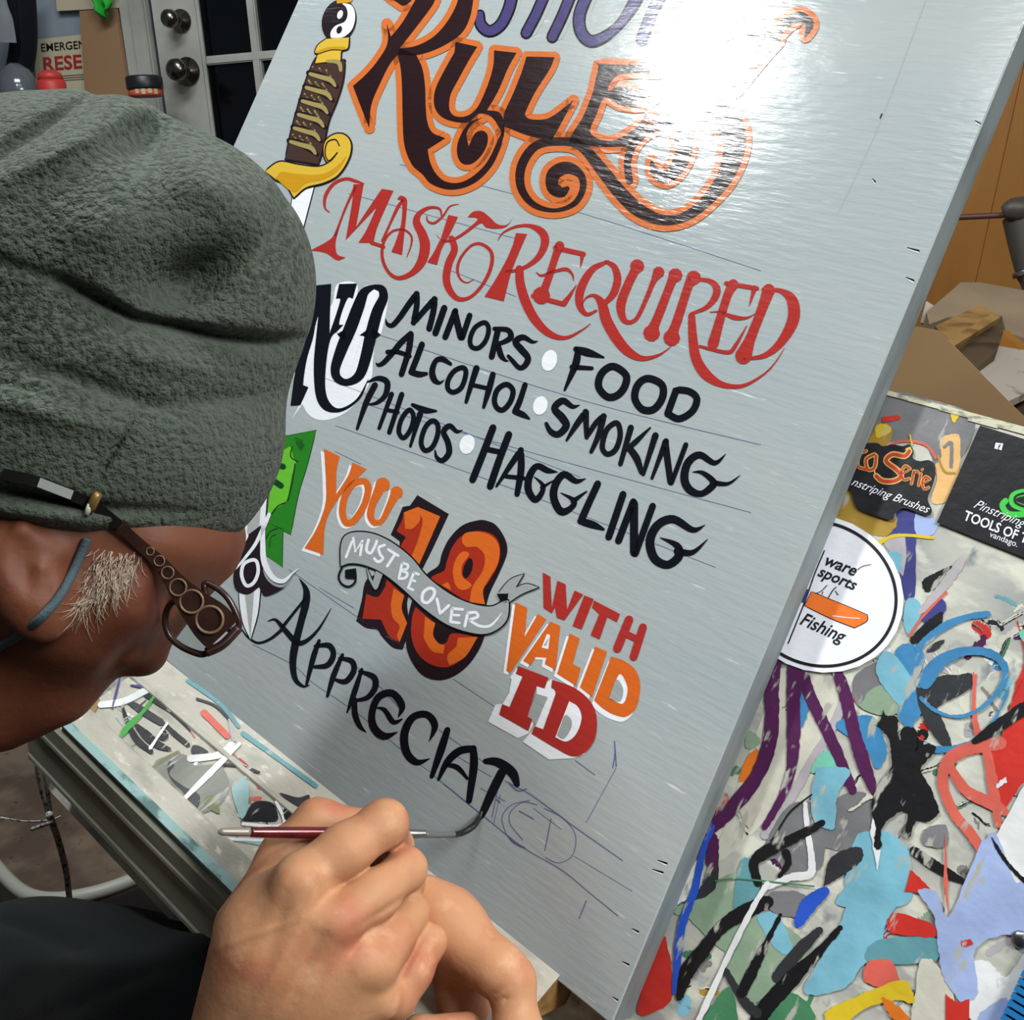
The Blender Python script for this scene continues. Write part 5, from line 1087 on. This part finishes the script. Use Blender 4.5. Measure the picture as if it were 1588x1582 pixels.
def sweater(P):
    d = K(P, (-520, 1660, .86, 240), (60, 1680, .74, 250)); d = smin(d, K(P, (60, 1700, .74, 260), (330, 1770, .66, 320)), .04)
    d = smin(d, K(P, (-300, 1800, .8, 330), (450, 1990, .60, 240)), .04)
    d = smin(d, K(P, (-420, 1290, .66, 180), (-450, 1650, .85, 330)), .04)
    d = d + .003 * np.sin(P[..., 0] * 42 + P[..., 1] * 60) * np.sin(P[..., 0] * 23 - P[..., 1] * 31 + 1) + bump_px(P, 60, 1450, 160, 9, .006, 20) + bump_px(P, 160, 1540, 160, 10, .006, -25)
    return d

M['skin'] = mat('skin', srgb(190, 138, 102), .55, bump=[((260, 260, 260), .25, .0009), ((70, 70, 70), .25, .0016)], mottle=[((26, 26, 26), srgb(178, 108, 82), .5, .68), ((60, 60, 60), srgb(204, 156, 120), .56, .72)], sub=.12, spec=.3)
M['faceskin'] = mat('shaded_face_skin', srgb(114, 66, 44), .6, bump=[((220, 220, 220), .3, .001)], mottle=[((30, 30, 30), srgb(104, 56, 40), .48, .66)], sub=.1, spec=.4)  # shade over the face is put into this darker, redder skin colour
M['fleece'] = mat('sage_green_fleece', srgb(80, 90, 78), .95, bump=[((700, 700, 700), .5, .0012), ((300, 300, 300), 1.0, .0042)], mottle=[((300, 300, 300), srgb(46, 54, 46), .44, .60), ((12, 12, 12), srgb(80, 88, 78), .4, .7)], sheen=.12, spec=.2)
M['knit'] = mat('dark_teal_sweatshirt', srgb(5, 11, 14), .95, bump=((500, 500, 500), .4, .001), mottle=((14, 14, 14), srgb(7, 13, 16), .4, .65), sheen=.03, spec=.2)
pw = W(150, 900, .54); PM = Matrix.Translation((pw.x, pw.y, .0))
person = empty('person', PM, 'person in sage fleece cap leaning in to letter the sign with a brush', 'person')
PI_ = PM.inverted()
def bounds(*q, m=.0):
    A = np.array([Cp(*x) for x in q]); return A.min(0) - m, A.max(0) + m
parts = []
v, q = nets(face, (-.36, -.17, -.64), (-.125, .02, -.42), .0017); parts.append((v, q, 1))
v, q = nets(rhand, (-.165, -.32, -.60), (-.020, -.135, -.44), .0012); parts.append((v, q, 0))
v, q = nets(lhand, (-.10, -.42, -.60), (.06, -.18, -.455), .0018); parts.append((v, q, 0))
v, q = nets(body, (-1.0, -1.1, -1.3), (.12, -.20, -.40), .012); parts.append((v, q, 0))
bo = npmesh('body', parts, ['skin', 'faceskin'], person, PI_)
v, q = nets(hat, (-.37, -.035, -.64), (-.08, .225, -.40), .0017); hb = npmesh('beanie', [(v, q, 0)], ['fleece'], person, PI_); hb['label'] = 'sage green fleece cap with deep folds'
v, q = nets(sweater, (-1.0, -.9, -1.1), (-.0, -.15, -.42), .007); sw = npmesh('sweatshirt', [(v, q, 0)], ['knit'], person, PI_); sw['label'] = 'dark teal sweatshirt'
both = lambda P: np.minimum(hat(P), face(P))
Pw = lambda px, py, d: PI_ @ W(px, py, d)
# sideburn hair
def hair():
    bm = bmesh.new(); rnd = random.Random(3)
    for i in range(300):
        t, s = rnd.random(), rnd.random()
        rx_, ry_ = 150 + 70 * t - 28 * s + rnd.uniform(-8, 8), 850 + 6 * t + 100 * s * (1 - .45 * t)
        L_ = rnd.uniform(22, 62) * (1 - .25 * t); an = math.radians(118 + rnd.uniform(-26, 22) - 14 * t)
        pts = []; bend = rnd.uniform(-.7, .7)
        for k in range(5):
            u_ = k / 4; x = rx_ + math.cos(an + bend * u_) * L_ * u_; y = ry_ + math.sin(an + bend * u_) * L_ * u_
            dd = surf(face, x, y, .38, .6, 130)
            if dd is None: break
            pts.append((x, y, dd - .0008 - .003 * math.sin(u_ * 3) * rnd.random()))
        if len(pts) < 3: continue
        prev = None; wd = rnd.uniform(.00016, .0003)
        for k, (x, y, dd) in enumerate(pts):
            p = Pw(x, y, dd); wv = PI_.to_3x3() @ (RC @ Vector((math.sin(an), math.cos(an), 0))) * wd * (1 - .7 * k / 4)
            wn = RC @ Vector((0, 0, 1)) * wd * .8
            ring_ = [bm.verts.new(p + wv), bm.verts.new(p - wv), bm.verts.new(p + wn)]
            if prev:
                for j in range(3): bm.faces.new((prev[j], prev[(j + 1) % 3], ring_[(j + 1) % 3], ring_[j]))
            prev = ring_
    M['greyhair'] = mat('grey_hair', srgb(178, 160, 142), .5)
    o = bmobj('sideburn_hair', bm, ['greyhair'], person); o['kind'] = 'stuff'; o['label'] = 'wispy grey sideburn'
hair()
# mask cord with toggle
M['cordb'] = mat('blue_grey_cord', srgb(66, 84, 92), .8, bump=((900, 900, 900), .6, .001))
cp_ = []
for x, y in ((136, 835), (126, 858), (112, 890), (92, 926), (62, 960), (30, 985), (-10, 1008), (-50, 1026)):
    cp_.append(Pw(x, y, (surf(both, x, y) or .46) - .0035))
mk = tube('mask_cord', cp_, .0021, ['cordb'], person, 8); mk['label'] = 'blue-grey mask cord'
# ------------------------------------------------------------------ glasses (worn: their own thing)
gd = W(300, 950, .47); GM = Matrix.Translation(gd); GI = GM.inverted(); gw = lambda x, y, d: GI @ W(x, y, d)
glasses = empty('glasses', GM, 'dark brown reading glasses with ring-patterned arms slipped down the nose', 'glasses')
M['horn'] = mat('dark_brown_acetate', srgb(58, 36, 30), .25, mottle=((60, 60, 60), srgb(40, 24, 22), .4, .7)); M['ringtan'] = mat('tan_inlay', srgb(122, 98, 76), .35)
M['darkstrap'] = mat('black_acetate', srgb(20, 18, 18), .3); M['lens'] = mat('clear_lens', srgb(225, 230, 230), .03, trans=1.0); simple('greysticker', 150, 154, 152, .3); simple('clearplastic', 190, 186, 176, .2); simple('brass', 150, 120, 70, .35, metal=.6)
path = [(5, 735, 9), (60, 748, 9), (112, 768, 9), (150, 787, 8), (186, 815, 8), (215, 843, 9), (247, 872, 11), (275, 908, 17), (299, 936, 25), (325, 962, 33), (346, 984, 33)]
raw = []
for x, y, wv in path:
    d = surf(both, x, y); raw.append(d if d and d < .56 else None)
dd = []
for i, d in enumerate(raw): dd.append((d - .004) if d else (dd[-1] + .004))
for i in range(7, len(dd)): dd[i] = min(dd[i], dd[6] + .002 * (i - 6))
dd = list(np.convolve(np.pad(dd, 1, 'edge'), [.25, .5, .25], 'valid'))
dd = [min(a, (r - .002) if r and i < 7 else a) for i, (a, r) in enumerate(zip(dd, raw))]
def band(name, i0, i1, mats, thick=.0022, grow=0, lift=0, ang=None):
    Q = catmull([(p[0], p[1], p[2] + grow, d - lift) for p, d in zip(path[i0:i1], dd[i0:i1])], n=6); bm = bmesh.new(); prev = None
    for i, a in enumerate(Q):
        b0 = Q[max(i - 1, 0)]; b1 = Q[min(i + 1, len(Q) - 1)]; t = np.array([b1[0] - b0[0], b1[1] - b0[1]]); t /= np.hypot(*t); nx, ny = -t[1], t[0]
        r_ = [bm.verts.new(gw(a[0] + nx * s * a[2], a[1] + ny * s * a[2], a[3] + z)) for s, z in ((-1, 0), (1, 0), (1, thick), (-1, thick))]
        if prev:
            for k in range(4): bm.faces.new((prev[k], prev[(k + 1) % 4], r_[(k + 1) % 4], r_[k]))
        else: bm.faces.new(r_)
        prev = r_
    bm.faces.new(prev[::-1]); return bmobj(name, bm, mats, glasses)
band('temple_arm', 4, 11, ['horn']); band('temple_tip', 0, 5, ['darkstrap'])
o = band('painted_reflection', 1, 3, ['greysticker'], .0005, -1.5, .0006); o['label'] = 'pale grey strip on the arm end'  # grey strip stands in for a reflection on the dark arm
def dat(x, y): # depth of the arm at a point of its centre line
    k = min(range(len(path)), key=lambda i: (path[i][0] - x) ** 2 + (path[i][1] - y) ** 2); return dd[k]
bm_parts = [(233, 855, 6, 1.6), (247, 870, 8, 2), (260, 888, 9.5, 2), (276, 911, 13, 2.6), (297, 933, 18, 3.5), (325, 961, 21, 4)]
for x, y, r, th in bm_parts:
    d = dat(x, y) - .0006; tube('ring_inlay', [gw(x + r * math.cos(t), y + r * math.sin(t), d) for t in [k * math.pi / 10 for k in range(20)]], th * d / F * .6, ['ringtan'], glasses, 6, closed=True, n=1)
fd = dd[-1]
near_l = [(262, 940), (256, 962), (262, 985), (280, 1002), (304, 1013), (318, 1014), (326, 1002), (310, 975), (290, 945), (276, 932)]
far_l = [(318, 905), (336, 912), (352, 926), (364, 946), (371, 966), (366, 978), (350, 972), (334, 948), (320, 925)]
for nm, L_, dz in (('near', near_l, .006), ('far', far_l, .012)):
    pts = [gw(x, y, fd + dz) for x, y in L_]; tube('lens_rim', pts, .0016, ['horn'], glasses, 8, closed=True)
    qs = [Vector(p[:3]) for p in catmull([tuple(p) for p in pts], True, 4)]
    slab('lens', qs, .0012, ['lens'], glasses, nrm=(gw(0, 0, .4) - gw(0, 0, .5)).normalized())
tube('bridge', [gw(320, 1012, fd + .004), gw(345, 1000, fd + .006), gw(370, 974, fd + .010)], .0024, ['horn'], glasses, 8)
tube('ear_clip', [gw(152, 765, dat(150, 787) - .004), gw(146, 777, dat(150, 787) - .005), gw(140, 790, dat(150, 787) - .003)], .0022, ['brass'], glasses, 8, n=2)
tube('ear_clip', [gw(140, 782, dat(150, 787) - .005), gw(134, 798, dat(150, 787) - .005)], .0013, ['clearplastic'], glasses, 8, n=1)
# ------------------------------------------------------------------ brush
tip = hit(749, 1262); tipd = -tip.z
bp = W(520, 1291, .518); BM = Matrix.Translation(bp); BI = BM.inverted(); bw = lambda x, y, d: BI @ W(x, y, d)
brush = empty('lettering_brush', BM, 'long-haired lettering brush with maroon handle and silver end', 'brush')
M['maroon'] = mat('maroon_lacquer', srgb(104, 24, 28), .25, coat=.5, mottle=((60, 200, 60), srgb(70, 14, 18), .45, .65)); M['pewter'] = mat('silver_paint', srgb(150, 142, 132), .4, metal=.3); M['ferrule'] = mat('nickel_ferrule', srgb(150, 150, 150), .28, metal=.9)
M['bristle'] = mat('paint_loaded_bristles', srgb(22, 22, 26), .22, bump=((60, 900, 900), .5, .0008)); M['bristleg'] = mat('grey_bristles', srgb(96, 98, 98), .35)
dl = lambda x: .508 + (x - 340) * (.552 - .508) / 290
tube('handle_end', [bw(338, 1290, dl(338)), bw(345, 1290, dl(345)), bw(388, 1290.5, dl(388))], [.0006, .0019, .0022], ['pewter'], brush, 14)
tube('handle', [bw(388, 1290.5, dl(388)), bw(430, 1291, dl(430)), bw(520, 1292, dl(520)), bw(622, 1293, dl(622))], [.0024, .0029, .0031, .0024], ['maroon'], brush, 14)
tube('ferrule', [bw(620, 1293, dl(620)), bw(642, 1293.5, dl(642)), bw(660, 1293.5, dl(660))], [.0026, .0025, .0021], ['ferrule'], brush, 14)
tube('bristles', [bw(658, 1294, dl(658)), bw(685, 1295, .566), bw(704, 1294, .575)], [.0021, .0017, .0016], ['bristleg'], brush, 12)
tube('wet_tip', [bw(698, 1295, .572), bw(716, 1292, .582), bw(733, 1282, tipd - .010), bw(743, 1269, tipd - .003), bw(748, 1258, tipd - .0005)], [.0015, .0018, .0019, .0016, .0006], ['bristle'], brush, 12)
